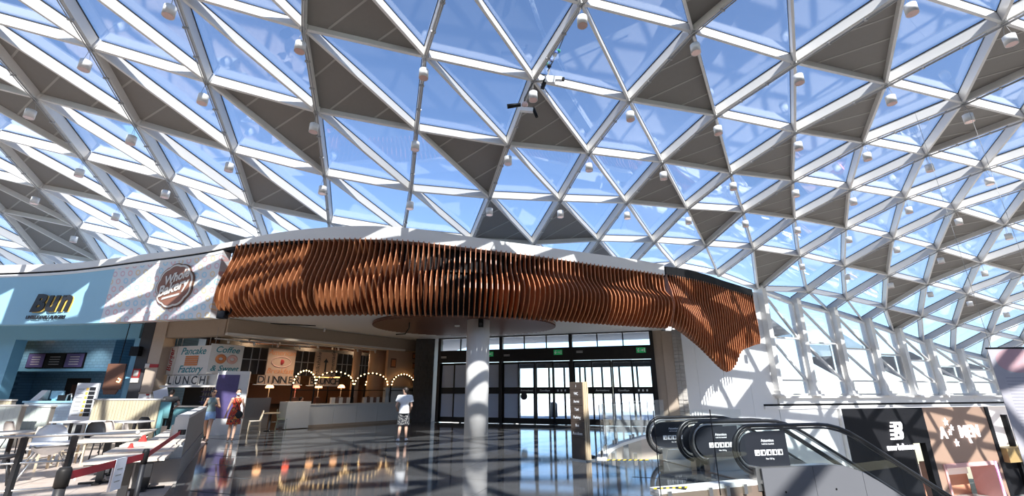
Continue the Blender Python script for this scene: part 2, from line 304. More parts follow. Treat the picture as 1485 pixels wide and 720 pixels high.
for typ, a, k, t in TRI:
    vis = any(seen(q, 40) for q in t); nr = (NRM[t[0]] + NRM[t[1]] + NRM[t[2]]).normalized()
    if (typ, a, k) in DARK:
        poly = tri_in(t, .045, BH - .13)
        mb = MB() if vis else bulk['panel']; mb.prism(poly, nr * .12)
        if vis:
            po = obj('ceiling_panel', mb, M['taupe'], roof)
            i0 = 0 if typ == 'U' else 0                      # longest side: joint 0 to joint 2
            p0, p2, p1 = poly[0], poly[2], poly[1]
            e = (p2 - p0); L = e.length; e.normalize(); hgt = (p1 - p0) - e * (p1 - p0).dot(e); top = (p1 - p0).dot(e); hl = hgt.length; hgt.normalize()
            for f in (.25, .5, .76):
                x = f * L; y = hl * (x / top if x < top else (L - x) / (L - top))
                if y < .15: continue
                A = p0 + e * x - nr * .004 + hgt * .01; B = A + hgt * (y - .03)
                obj('batten', MB().bar(A, B, .055, .014, nr), M['batten'], po)
    else:
        poly = tri_in(t, .02, BH + .035)
        mb = MB() if vis else bulk['pane']; mb.prism(poly, nr * .03)
        if vis: obj('glass_pane', mb, M['glass'], roof)
for key, nm, mm in (('beam', 'rear_beams', [M['white_steel'], M['gasket']]), ('panel', 'rear_panels', M['taupe']), ('pane', 'rear_panes', M['glass'])):
    tag(obj(nm, bulk[key], mm, roof), kind='stuff')
for q in sorted(OK):                                         # cast joints
    if q in NRM and seen(q, 30):
        n = NRM[q]; A = NODE[q]
        mb = MB().tube([A - n * .03, A + n * (BH + .03)], .105, 12)
        mb.tube([A - n * .055, A - n * .03], [.075, .10], 12, 1)
        obj('joint', mb, [M['white_steel'], M['steel']], roof)
for a in range(-6, 20):                                      # conduit clipped under each rib
    pts = [NODE[(a, k)] - NRM[(a, k)] * .085 for k in range(-6, 9) if (a, k) in OK and (a, k) in NRM and seen((a, k), 200)]
    if len(pts) > 1:
        d = (pts[-1] - pts[0]).cross(Vector((0, 0, 1))).normalized()
        mb = MB().tube([p + d * .035 for p in pts], .022, 6).tube([p - d * .03 for p in pts], .016, 6)
        for i in range(len(pts) - 1):
            for f in (.33, .66):
                c = pts[i].lerp(pts[i + 1], f); mb.bar(c - d * .075, c + d * .075, .05, .05)
        obj('conduit', mb, M['grey_metal'], roof)
# pendant spotlights, one under each joint
ROWN = {-3: 'topmost', -2: 'second', -1: 'third', 0: 'fourth', 1: 'fifth', 2: 'sixth', 3: 'seventh', 4: 'eighth'}
ORD = ['first', 'second', 'third', 'fourth', 'fifth', 'sixth', 'seventh', 'eighth', 'ninth', 'tenth', 'eleventh', 'twelfth', 'thirteenth', 'fourteenth', 'fifteenth', 'sixteenth', 'seventeenth', 'eighteenth', 'nineteenth', 'twentieth']
def make_lamp():
    t = thing('pendant_spotlight', 'white pendant spotlight', 'lamp', (0, 0, 0), 'pendant spotlights under the roof joints')
    r, h = .145, .30
    mb = MB().lathe((0, 0, 0), [(r * .94, .012), (r, 0), (r, h), (r * .5, h + .015), (.001, h + .015)], 20)
    obj('housing', mb, M['lamp_white'], t)
    obj('reflector', MB().lathe((0, 0, 0), [(r * .93, .006), (r * .75, .03), (r * .35, .05), (.001, .05)], 16), M['lamp_pink'], t)
    for j in range(3):
        q = j * 2.1; obj('led', MB().ball((math.cos(q) * .06, math.sin(q) * .06, .035), .024, 7, 4), M['black'], t)
    for s in (-1, 1): obj('suspension_wire', MB().tube([(s * .10, 0, h + .01), (s * .015, 0, h + .42)], .006, 5), M['grey_metal'], t)
    return t
lamp0 = make_lamp(); first = True
for k in range(-4, 5):
    row = []
    for a in range(-6, 20):
        if (a, k) not in OK or (a, k) not in NRM: continue
        if not (k <= 1 or (k == 2 and (a <= 1 or a >= 11)) or (a, k) in ((-1, 3), (0, 3), (-1, 4))): continue
        p = project(NODE[(a, k)] + Vector((0, 0, -.6)))
        if p is None or not (-8 < p[0] < 1493 and -12 < p[1] < 560): continue
        row.append((p[0], a))
    for i, (px, a) in enumerate(sorted(row)):
        loc = NODE[(a, k)] - Vector((0, 0, .06 + .72))
        lab = 'white pendant spotlight, %s from the left in the %s row of roof joints' % (ORD[i], ROWN.get(k, 'uppermost'))
        if first: lamp0.location = loc; lamp0.rotation_euler = (0, 0, .3); lamp0['label'] = lab; first = False
        else: dup(lamp0, loc, (a * 1.7 + k) % 3, lab)

# ------------------------------------------------------------------ more materials
def granite_mat():
    m = bpy.data.materials.new('dark_granite'); m.use_nodes = True; nt = m.node_tree; p = nt.nodes['Principled BSDF']
    tc = nt.nodes.new('ShaderNodeTexCoord'); ge = nt.nodes.new('ShaderNodeNewGeometry'); oi = nt.nodes.new('ShaderNodeObjectInfo')
    n1 = nt.nodes.new('ShaderNodeTexNoise'); n1.inputs['Scale'].default_value = 90; n1.inputs['Detail'].default_value = 5
    nt.links.new(ge.outputs['Position'], n1.inputs['Vector'])
    r = ramp(nt, [(.35, (.045, .045, .048)), (.55, (.12, .12, .12)), (.75, (.25, .245, .24))]); nt.links.new(n1.outputs['Fac'], r.inputs[0])
    mx = nt.nodes.new('ShaderNodeMix'); mx.data_type = 'RGBA'; mx.blend_type = 'MULTIPLY'; mx.inputs['Factor'].default_value = .45
    mr = nt.nodes.new('ShaderNodeMapRange'); mr.inputs['To Min'].default_value = .5; nt.links.new(oi.outputs['Random'], mr.inputs['Value'])
    nt.links.new(r.outputs[0], mx.inputs['A']); nt.links.new(mr.outputs[0], mx.inputs['B']); nt.links.new(mx.outputs['Result'], p.inputs['Base Color'])
    p.inputs['Roughness'].default_value = .07; p.inputs['Specular IOR Level'].default_value = .5
    return m
M['granite'] = granite_mat()
M['plank'] = wood_mat('beige_plank', (.50, .40, .33), (.62, .52, .45), 2.5, .4, (2, 2, 2))
M['slab'] = mat('beige_slab_edge', (.55, .47, .38), .6)
M['lower_floor'] = mat('lower_floor_stone', (.42, .40, .38), .25)
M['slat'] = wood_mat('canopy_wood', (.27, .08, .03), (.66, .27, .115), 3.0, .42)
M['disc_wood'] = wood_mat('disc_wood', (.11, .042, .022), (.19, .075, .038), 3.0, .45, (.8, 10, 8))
M['blue'] = mat('sky_blue_panel', (.33, .58, .72), .5, var=.02, scale=3)
M['blue_dark'] = mat('blue_paint', (.20, .45, .62), .5, var=.03)
M['charcoal'] = mat('charcoal_paint', (.05, .05, .055), .6)
M['beige_wall'] = mat('beige_render', (.50, .40, .31), .7)
M['bronze'] = mat('dark_bronze_frame', (.022, .019, .017), .35, .4)
M['door_glass'] = glass_mat('door_glass', (.90, .94, .98), 1.3)
M['frost'] = mat('frosted_film', (.62, .70, .85), .5, var=.02)
M['rail_glass'] = glass_mat('balustrade_glass', (.965, .985, .98), .55)
M['exit_green'] = mat('exit_green', (.02, .35, .12), .5, emit=(.05, .6, .2), estr=.1)
M['white_print'] = mat('white_print', (.9, .9, .9), .5, var=0)
M['black_print'] = mat('black_print', (.015, .015, .017), .5, var=0)
M['paving'] = mat('pale_paving', (.62, .60, .58), .7, scale=1)
M['ext_white'] = mat('pale_render', (.72, .71, .70), .8)

# ------------------------------------------------------------------ floors
VOID = [(2.45, -9), (2.45, 8.40), (4.92, 9.38), (6.75, 9.95), (6.0, 13.05), (3.35, 12.36), (2.36, 12.36), (2.72, 13.8), (3.35, 15.4), (4.35, 17.2), (5.5, 19.0), (6.8, 21.0), (8.0, 22.95)]
outline = [(-34, -9)] + VOID + [(8.9, 25.3), (8.0, 24.0), (-3.8, 27.6), (-3.8, 36), (-34, 36)]
floor = structure('floor')
mb = MB().prism([(x, y, -.006) for x, y in outline], (0, 0, -.55)); obj('slab', mb, [M['granite']], floor)
def inside(x, y, poly):
    r = False
    for i in range(len(poly)):
        (x1, y1), (x2, y2) = poly[i], poly[i - 1]
        if (y1 > y) != (y2 > y) and x < (x2 - x1) * (y - y1) / (y2 - y1) + x1: r = not r
    return r
SEAT = [(-30, -8), (.2, -2.2), (-3.4, 4.2), (-6.30, 9.3), (-9.7, 15.3), (-11.0, 17.6), (-16, 19.6), (-30, 22)]
T0 = 1.2; tilem = None
th = math.radians(-17); ex, ey = Vector((math.cos(th), math.sin(th), 0)), Vector((-math.sin(th), math.cos(th), 0))
for i in range(-16, 17):
    for j in range(-2, 34):
        c = ex * (i * T0) + ey * (j * T0)
        cs = [c + ex * sx * .5 * T0 + ey * sy * .5 * T0 for sx in (-1, 1) for sy in (-1, 1)]
        if c.y < 5 or c.y > 27 or not all(inside(q.x, q.y, outline) and not inside(q.x, q.y, SEAT) for q in cs): continue
        pr = project(c)
        if pr is None or not (-60 < pr[0] < 1500 and pr[1] < 780): continue
        if tilem is None:
            g = T0 / 2 - .004
            o = obj('tile', MB().prism([c + ex * sx * g + ey * sy * g + Vector((0, 0, -.03)) for sx, sy in ((-1, -1), (1, -1), (1, 1), (-1, 1))], (0, 0, .03)), M['granite'], floor)
            tilem = (o, c.copy())
        else:
            o = tilem[0].copy(); COL.objects.link(o); o.location = c - tilem[1]
seatf = structure('floor_seating')
obj('screed', MB().prism([(x, y, .0) for x, y in SEAT], (0, 0, .006)), M['plank'], seatf)
pd = Vector((.5, -.866, 0)); pn = Vector((.866, .5, 0)); p0 = None
for i in range(-44, 30):
    for j in range(-12, 12):
        c = Vector((-8.5, 9, .006)) + pn * (i * .45) + pd * ((j + (i % 2) * .5) * 1.9)
        cs = [c + pn * a * .22 + pd * b * .94 for a in (-1, 1) for b in (-1, 1)]
        pr = project(c)
        if pr is None or not (-80 < pr[0] < 420 and 590 < pr[1] < 790) or not all(inside(q.x, q.y, SEAT) for q in cs): continue
        if p0 is None:
            o = obj('plank', MB().prism([c + pn * a * .222 + pd * b * .946 for a, b in ((-1, -1), (1, -1), (1, 1), (-1, 1))], (0, 0, .004)), M['plank'], seatf); p0 = (o, c.copy())
        else:
            o = p0[0].copy(); COL.objects.link(o); o.location = c - p0[1]
lower = structure('floor_lower'); obj('paving_slab', MB().box(2.5, 60, -9, 40, -5.3, -5.0), M['lower_floor'], lower)
# pale kerb and beige face round the far, curved side of the opening
far = [Vector((x, y, 0)) for x, y in VOID[6:13]]
def smooth_line(P, n=6):
    out = []
    for i in range(len(P) - 1):
        a, b, c, d = P[max(0, i - 1)], P[i], P[i + 1], P[min(len(P) - 1, i + 2)]
        for k in range(n):
            t = k / n; out.append(.5 * (2 * b + (c - a) * t + (2 * a - 5 * b + 4 * c - d) * t * t + (3 * b - a - 3 * c + d) * t ** 3))
    return out + [P[-1]]
fl = smooth_line(far)
kerb = structure('trim_1'); mk, mf = MB(), MB()
for i in range(len(fl) - 1):
    a, b = fl[i], fl[i + 1]; n = (b - a).cross(Vector((0, 0, 1))).normalized()
    mk.hexa([a - n * .22 + Vector((0, 0, -.05)), a + n * .03 + Vector((0, 0, -.05)), b + n * .03 + Vector((0, 0, -.05)), b - n * .22 + Vector((0, 0, -.05)), a - n * .22 + Vector((0, 0, .04)), a + n * .03 + Vector((0, 0, .04)), b + n * .03 + Vector((0, 0, .04)), b - n * .22 + Vector((0, 0, .04))])
    mf.hexa([a + Vector((0, 0, -.75)), a + n * .02 + Vector((0, 0, -.75)), b + n * .02 + Vector((0, 0, -.75)), b + Vector((0, 0, -.75)), a + Vector((0, 0, -.05)), a + n * .02 + Vector((0, 0, -.05)), b + n * .02 + Vector((0, 0, -.05)), b + Vector((0, 0, -.05))])
obj('kerb', mk, M['white_paint'], kerb); obj('slab_face', mf, M['slab'], kerb)

# ------------------------------------------------------------------ the curved bulkhead over the shops
FPX_ = [-120, 0, 100, 200, 300, 340, 400, 460, 520, 590, 690, 800, 880, 930, 964]
FY = [y * .915 for y in (21.2, 21.0, 20.9, 20.1, 19.1, 18.7, 18.4, 18.2, 18.1, 18.2, 18.6, 19.6, 20.8, 21.6, 22.1)]
FTOP = [388, 385, 382, 370, 357, 350, 338, 331, 328, 331, 345, 360, 371, 378, 384]
FSLOT = [400, 398, 393, 381, 367, 359, 353, 350, 349, 352, 363, 377, 389, 396, 401]
def lerp_tab(X, Y, x):
    i = 0
    while i < len(X) - 2 and x > X[i + 1]: i += 1
    p = [Y[max(0, i - 1)], Y[i], Y[i + 1], Y[min(len(Y) - 1, i + 2)]]; t = (x - X[i]) / (X[i + 1] - X[i]); h = X[i + 1] - X[i]
    hl = X[i] - X[max(0, i - 1)] or h; hr = X[min(len(X) - 1, i + 2)] - X[i + 1] or h
    m1 = ((p[2] - p[1]) / h + (p[1] - p[0]) / hl) / 2 * h; m2 = ((p[2] - p[1]) / h + (p[3] - p[2]) / hr) / 2 * h
    return (2 * t ** 3 - 3 * t * t + 1) * p[1] + (t ** 3 - 2 * t * t + t) * m1 + (-2 * t ** 3 + 3 * t * t) * p[2] + (t ** 3 - t * t) * m2
def fpoint(px):                                              # plan point, height of band top and of its lower edge
    Y = lerp_tab(FPX_, FY, px); zt = atY(px, lerp_tab(FPX_, FTOP, px), Y); zs = atY(px, lerp_tab(FPX_, FSLOT, px), Y)
    return Vector((zs.x, Y, 0)), zt.z, zs.z
FC = [(px, *fpoint(px)) for px in range(-120, 965, 12)] + [(964, *fpoint(964))]
def fnorm(i):
    a, b = FC[max(0, i - 1)][1], FC[min(len(FC) - 1, i + 1)][1]; t = (b - a).normalized(); return Vector((t.y, -t.x, 0)), t
ZB = 4.62; ZF = 4.36                                        # soffit height; lower edge of the bulkhead and its fins
bulk_ = structure('wall_front')
def strip(i0, i1, d0, d1, zf0, zf1, slant=None):
    mb = MB()
    for i in range(i0, i1):
        P = []
        for zf in (zf0, zf1):
            q = []
            for j, d in ((i, d0), (i + 1, d0), (i + 1, d1), (i, d1)):
                n, t = fnorm(j); q.append(FC[j][1] + n * d + Vector((0, 0, zf(j))))
            P += q
        mb.hexa(P)
    return mb
def fi(px): return min(range(len(FC)), key=lambda i: abs(FC[i][0] - px))
last = len(FC) - 1
obj('coping_band', strip(0, last, -.5, .02, lambda j: FC[j][3] + .05, lambda j: FC[j][2]), M['white_paint'], bulk_)
obj('coping_band', strip(0, fi(328), -.4, .015, lambda j: FC[j][3] - .16, lambda j: FC[j][3] - .04), M['white_paint'], bulk_)
obj('shadow_slot', strip(0, fi(452), -.4, -.03, lambda j: FC[j][3] - .05, lambda j: FC[j][3] + .06), M['black'], bulk_)
ib, ik, iw = fi(174), fi(330), last
obj('blue_panel', strip(0, ib, -.4, 0.0, lambda j: ZF, lambda j: FC[j][3] - .16), M['blue'], bulk_)
def donut_mat():
    m = bpy.data.materials.new('printed_donut_panel'); m.use_nodes = True; nt = m.node_tree; p = nt.nodes['Principled BSDF']; L = nt.links.new
    tc = nt.nodes.new('ShaderNodeTexCoord'); ge = nt.nodes.new('ShaderNodeNewGeometry'); sp = nt.nodes.new('ShaderNodeSeparateXYZ'); L(ge.outputs['Position'], sp.inputs[0])
    def mth(op, a, b=None):
        n = nt.nodes.new('ShaderNodeMath'); n.operation = op
        for k, v in enumerate((a, b)):
            if v is None: continue
            if isinstance(v, (int, float)): n.inputs[k].default_value = v
            else: L(v, n.inputs[k])
        return n.outputs[0]
    u0 = mth('ADD', mth('MULTIPLY', sp.outputs[0], 1 / .40), mth('MULTIPLY', sp.outputs[2], .55)); v = mth('MULTIPLY', sp.outputs[2], 1 / .33)
    row = mth('FLOOR', v); u = mth('ADD', u0, mth('MULTIPLY', row, .5)); cu = mth('FLOOR', u)
    fu = mth('SUBTRACT', mth('FRACT', u), .5); fv = mth('SUBTRACT', mth('FRACT', v), .5)
    d = mth('SQRT', mth('ADD', mth('MULTIPLY', mth('MULTIPLY', fu, fu), 1.5), mth('MULTIPLY', fv, fv)))
    ring = mth('LESS_THAN', mth('ABSOLUTE', mth('SUBTRACT', d, .30)), .085)
    cb = nt.nodes.new('ShaderNodeCombineXYZ'); L(cu, cb.inputs[0]); L(row, cb.inputs[1])
    w = nt.nodes.new('ShaderNodeTexWhiteNoise'); w.noise_dimensions = '2D'; L(cb.outputs[0], w.inputs['Vector'])
    r = ramp(nt, [(0, (.78, .50, .48)), (.33, (.42, .66, .78)), (.6, (.80, .62, .38)), (.85, (.70, .50, .55))], 'CONSTANT'); L(w.outputs['Value'], r.inputs[0])
    mx = nt.nodes.new('ShaderNodeMix'); mx.data_type = 'RGBA'; mx.inputs['A'].default_value = (.74, .75, .76, 1); L(ring, mx.inputs['Factor']); L(r.outputs[0], mx.inputs['B'])
    L(mx.outputs['Result'], p.inputs['Base Color']); p.inputs['Roughness'].default_value = .5
    return m
M['donut'] = donut_mat()
obj('printed_panel', strip(ib, ik, -.4, 0.0, lambda j: ZF, lambda j: FC[j][3] - .16), M['donut'], bulk_)
obj('black_backing', strip(ik, iw, -.62, -.45, lambda j: ZF + .1, lambda j: FC[j][3] + .1), M['black'], bulk_)
# soffit slab over shops and lobby
sof = [(p.x, p.y) for p in [FC[i][1] + fnorm(i)[0] * (-.05 if i <= ik else -.5) for i in range(0, len(FC), 3)]] + [(8.15, 24.0), (9.0, 27.2), (-2.6, 31.2), (-4.6, 36), (-34, 36), (-34, 21.5)]
cs = structure('ceiling_soffit'); obj('soffit_slab', MB().prism([(x, y, ZB + .06) for x, y in sof], (0, 0, .35)), M['soffit'], cs)

# wave of timber fins hung in front of the bulkhead
canopy = thing('slatted_canopy', 'wavy canopy of upright orange brown timber fins along the curved bulkhead over the entrance', 'canopy', (-2, 18.2, ZB))
def along(pts, step):
    out = []; acc = 0.0; need = 0.0
    for i in range(len(pts) - 1):
        L = (pts[i + 1] - pts[i]).length
        while acc + L >= need:
            out.append((i, (need - acc) / L)); need += step
        acc += L
    return out, acc
fine = []
for px in range(344, 965, 4): fine.append(fpoint(px))
pos, tot = along([f[0] for f in fine], .205)
def fin(c, n, t, zt, zb, fr, back, name, par, ncut=13, th=.032):
    pr = []
    for k in range(ncut):
        w = k / (ncut - 1); pr.append(c + n * fr(w) + Vector((0, 0, zt + (zb - zt) * w)))
    lastp = fr(1)
    pr.append(c + n * (back * .6 + lastp * .4) + Vector((0, 0, zb - .015))); pr.append(c + n * back + Vector((0, 0, zb + .06))); pr.append(c + n * back + Vector((0, 0, zt)))
    obj(name, MB().prism([p - t * th / 2 for p in pr], t * th), M['slat'], par)
def bump(w, c, a): return math.exp(-((w - c) / a) ** 2)
for i, f in pos:
    a, b = fine[i], fine[i + 1]; c = a[0].lerp(b[0], f); zt = a[2] + (b[2] - a[2]) * f + .10; u = (c - fine[0][0]).length
    j = max(0, i - 2); k = min(len(fine) - 1, i + 3); t = (fine[k][0] - fine[j][0]).normalized(); n = (Vector((t.y, -t.x, 0)) + Vector((0, -.7, 0))).normalized(); t = Vector((-n.y, n.x, 0))
    U = (i + f) / len(fine)
    A = .56 + .16 * min(1, U * 3) + .09 * math.sin(U * 11 + .5); pk = .77 - .21 * U; st = .02 + .27 * U
    def fr(w, A=A, pk=pk, st=st):
        if w < st: return .05
        if w < pk:
            x = (w - st) / (pk - st); return .05 + A * x * x * (3 - 2 * x)
        x = (w - pk) / (1 - pk); return .05 + A * (1 - 1.12 * x ** 2.2)
    fin(c, n, t, zt, ZF + .01, fr, -.44, 'slat', canopy)
obj('suspension_rail', strip(ik, iw, -.42, -.36, lambda j: ZF + 1.8, lambda j: ZF + 1.86), M['black'], canopy)
# the free-hanging end of the wave, deeper and darker topped
TPX = [966, 1001, 1016, 1030, 1038, 1046, 1052, 1062, 1075, 1092]
TY = [y * (.918 + .002 * i) for i, y in enumerate((22.25, 23.25, 23.7, 24.1, 24.3, 24.55, 24.7, 25.0, 25.4, 25.9))]
TBOT = [472, 499, 516, 533, 539, 535, 528, 510, 503, 498]
TTOP = [400, 406, 409, 413, 415, 418, 420, 423, 427, 431]; TBAND = [387, 392, 396, 400, 403, 406, 408, 411, 415, 420]
tail = thing('slatted_canopy', 'free hanging end of the timber fins dipping to a rounded tip under a black band', 'canopy', (11, 24.4, 3))
def tpoint(px):
    Y = lerp_tab(TPX, TY, px); p = atY(px, lerp_tab(TPX, TTOP, px), Y)
    return Vector((p.x, Y, 0)), p.z, atY(px, lerp_tab(TPX, TBOT, px), Y - .3).z, atY(px, lerp_tab(TPX, TBAND, px), Y).z
tf = [tpoint(966 + i * 2) for i in range(64)]
pos, tot = along([q[0] for q in tf], .185)
for i, f in pos:
    a, b = tf[i], tf[i + 1]; c = a[0].lerp(b[0], f); zt = a[1] + (b[1] - a[1]) * f + .04; zb = a[2] + (b[2] - a[2]) * f
    j = max(0, i - 3); k = min(len(tf) - 1, i + 4); t = (tf[k][0] - tf[j][0]).normalized(); n = (Vector((t.y, -t.x, 0)) + Vector((-.15, -1.3, 0))).normalized(); t = Vector((-n.y, n.x, 0)); U = (i + f) / 64
    kk = 1 - U ** 3; A = (.26 + .22 * math.sin(U * 6.3 + 1.2)) * kk; pk = .60 + .1 * math.sin(U * 8); B = .18 * math.sin(U * 9 + 2) * kk
    def fr(w, A=A, pk=pk, B=B):
        v = .08 + A * bump(w, pk, .25) + B * bump(w, .3, .15)
        if w > .9: v = v * (1 - ((w - .9) / .1) ** 2 * .8)
        return v
    fin(c, n, t, zt, zb, fr, -.30, 'slat', tail, 13, .028)
mb = MB()
for i in range(0, 62, 4):
    a, b = tf[i], tf[min(63, i + 4)]; t = (b[0] - a[0]).normalized(); n = Vector((t.y, -t.x, 0))
    mb.hexa([a[0] + n * .02 + Vector((0, 0, a[1] - .02)), b[0] + n * .02 + Vector((0, 0, b[1] - .02)), b[0] - n * .3 + Vector((0, 0, b[1] - .02)), a[0] - n * .3 + Vector((0, 0, a[1] - .02)),
             a[0] + n * .02 + Vector((0, 0, a[3])), b[0] + n * .02 + Vector((0, 0, b[3])), b[0] - n * .3 + Vector((0, 0, b[3])), a[0] - n * .3 + Vector((0, 0, a[3]))])
mbk = MB()
for i in range(0, 62, 3):
    a, b = tf[i], tf[min(63, i + 3)]; t = (b[0] - a[0]).normalized(); n = Vector((t.y, -t.x, 0)); za, zb = a[2] + .25, b[2] + .25
    q = [a[0] - n * .34 + Vector((0, 0, za)), b[0] - n * .34 + Vector((0, 0, zb)), b[0] - n * .32 + Vector((0, 0, zb)), a[0] - n * .32 + Vector((0, 0, za))]
    mbk.hexa(q + [a[0] - n * .34 + Vector((0, 0, a[1])), b[0] - n * .34 + Vector((0, 0, b[1])), b[0] - n * .32 + Vector((0, 0, b[1])), a[0] - n * .32 + Vector((0, 0, a[1]))])
obj('shadow_blocking_sheet', mbk, M['black'], tail)  # added behind the fins so that their shadow on the wall is solid
obj('top_band', mb, M['black'], tail)
for fpx in (.1, .5, .9):
    q = tf[int(fpx * 60)]; obj('hanger_arm', MB().bar(q[0] + Vector((0, -.0, q[1] + .1)), q[0] + Vector((-.8, 3.2, q[1] + .1)), .06, .06), M['black'], tail)

# round timber disc on the soffit behind the column
dc = Vector((-2.2, 21.2, ZB - .1)); disc = thing('ceiling_disc', 'round slatted timber disc on the lobby soffit above the white column', 'ceiling disc', dc)
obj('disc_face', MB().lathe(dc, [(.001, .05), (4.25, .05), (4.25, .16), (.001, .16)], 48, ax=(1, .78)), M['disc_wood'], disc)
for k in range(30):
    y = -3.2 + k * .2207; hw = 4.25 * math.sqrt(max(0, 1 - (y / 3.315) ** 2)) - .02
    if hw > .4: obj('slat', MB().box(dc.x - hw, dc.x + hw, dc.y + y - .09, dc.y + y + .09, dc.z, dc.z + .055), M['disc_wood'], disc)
dl = atY(663, 474, 20.5); obj('downlight', MB().lathe((dl.x, 20.5, dc.z - .06), [(.10, 0), (.12, .02), (.12, .07)], 12), M['lamp_white'], disc)

# white column
colm = structure('column', (-1.42, 19.05, 0))
obj('shaft', MB().lathe((-1.42, 19.05, 0), [(.475, 0), (.475, ZB + .1)], 48), M['white_paint'], colm)
ca = thing('column_camera', 'small black surveillance camera fixed at the top of the white column', 'camera', (-1.28, 18.57, 4.3))
obj('housing', MB().box(-1.38, -1.18, 18.42, 18.6, 4.16, 4.5), M['black'], ca); obj('lens', MB().tube([(-1.28, 18.43, 4.28), (-1.28, 18.37, 4.26)], .06, 10), M['gasket'], ca)

# ------------------------------------------------------------------ glazed entrance
DR = Plane((-4.6, 27.4), (7.75, 23.45)); dw = structure('wall_back')
COLS = [.36, 4.2, 8.2, 12.42]
fr = MB()
for s in COLS: fr.pbox(DR, s - .09, s + .09, 0, ZB + .1, -.12, .14)
for z0, z1 in ((3.26, 3.95), (4.62, 4.72)): fr.pbox(DR, COLS[0], COLS[-1], z0, z1, -.1, .12)
obj('frame', fr, M['bronze'], dw)
for b in range(3):                                           # fanlight panes over the doors
    s0, s1 = COLS[b] + .09, COLS[b + 1] - .09; n = 3
    for k in range(n):
        a, c = s0 + (s1 - s0) * k / n, s0 + (s1 - s0) * (k + 1) / n
        obj('fanlight', MB().pbox(DR, a + .03, c - .03, 3.95, 4.62, -.01, .01), M['door_glass'], dw)
        if k: obj('glazing_bar', MB().pbox(DR, a - .03, a + .03, 3.95, 4.62, -.04, .05), M['bronze'], dw)
for b in range(3):
    d = structure('door_%d' % (b + 1), DR.pt((COLS[b] + COLS[b + 1]) / 2, 0)); s0, s1 = COLS[b] + .09, COLS[b + 1] - .09; w = (s1 - s0) / 4
    for k in range(4):
        a, c = s0 + k * w, s0 + (k + 1) * w; off = .05 if k in (1, 2) else -.05
        if k == 1: a -= .05; c -= .005
        if k == 2: a += .005; c += .05
        leaf = MB()
        for x0, x1, z0, z1 in ((a, a + .075, .02, 3.24), (c - .075, c, .02, 3.24), (a, c, 3.12, 3.24), (a, c, .02, .30), (a, c, 1.54, 1.88)): leaf.pbox(DR, x0, x1, z0, z1, off - .03, off + .03)
        lo = obj('leaf', leaf, M['bronze'], d)
        for z0, z1 in ((.30, 1.54), (1.88, 3.12)):
            film = b == 0 or (b == 1 and k == 0)
            obj('pane', MB().pbox(DR, a + .075, c - .075, z0, z1, off - .008, off + .008), M['frost'] if film else M['door_glass'], lo)
        if b > 0 and k in (1, 2): text('lettering', 'Arrivederci' if k == 1 else 'Goodbye', .15, DR, (a + c) / 2, 1.71, off + .034, M['white_print'], d)
        if b > 0 and k == 3:
            for q in range(3): obj('pictogram', MB().lathe(DR.pt((a + c) / 2 - .22 + q * .2, 1.71, off + .034), [(.055, -.05), (.055, .05)], 10, ax=(1, .12)), M['white_print'], d)
    if b == 1: text('round_sign', '\u25cf', .5, DR, s0 + 1.25, 1.38, .09, M['black_print'], d)
vest = structure('wall_vestibule')                            # the second line of doors, out on the plaza side of the lobby
for b in range(3):
    s0, s1 = COLS[b] + .2, COLS[b + 1] - .1; n = 4
    for k in range(n + 1):
        s = s0 + (s1 - s0) * k / n + .12; obj('post', MB().pbox(DR, s - .05, s + .05, 0, 3.0, -2.5, -2.4), M['bronze'], vest)
    for k in range(n):
        a, c = s0 + (s1 - s0) * k / n + .17, s0 + (s1 - s0) * (k + 1) / n + .07; obj('pane', MB().pbox(DR, a, c, .15, 2.95, -2.46, -2.44), M['door_glass'], vest); obj('rail', MB().pbox(DR, a, c, .0, .15, -2.5, -2.4), M['bronze'], vest)
obj('header', MB().pbox(DR, COLS[0], COLS[-1], 3.0, 3.3, -2.5, -2.4), M['bronze'], vest)
def exit_sign(s, label):
    e = thing('exit_sign', label, 'sign', DR.pt(s, 3.58, .15))
    obj('case', MB().pbox(DR, s - .23, s + .23, 3.56, 3.82, .13, .18), M['exit_green'], e)
    obj('running_figure', MB().pbox(DR, s - .16, s - .11, 3.60, 3.74, .18, .186).pbox(DR, s - .19, s - .06, 3.66, 3.70, .18, .186).ball(DR.pt(s - .11, 3.77, .185), .025, 8, 5), M['white_print'], e)
    obj('arrow', MB().pbox(DR, s - .02, s + .07, 3.67, 3.71, .18, .186).prism([DR.pt(s + .07, 3.63, .18), DR.pt(s + .07, 3.75, .18), DR.pt(s + .13, 3.69, .18)], DR.n * .006), M['white_print'], e)
    obj('doorway', MB().pbox(DR, s + .15, s + .20, 3.60, 3.78, .18, .186), M['white_print'], e)
for px, lab in ((711, 'green exit sign right behind the white column'), (810, 'green exit sign over the middle entrance doors'), (930, 'green exit sign at the right end of the door header')):
    exit_sign(DR.pix(px, 512)[0], lab)
for px, y in ((736, 516), (841, 511), (645, 519)):
    s, z = DR.pix(px, y); o = obj('header_vent', MB().pbox(DR, s - .17, s + .17, z - .05, z - .015, .12, .15).pbox(DR, s - .17, s + .17, z + .015, z + .05, .12, .15), M['steel'], dw)
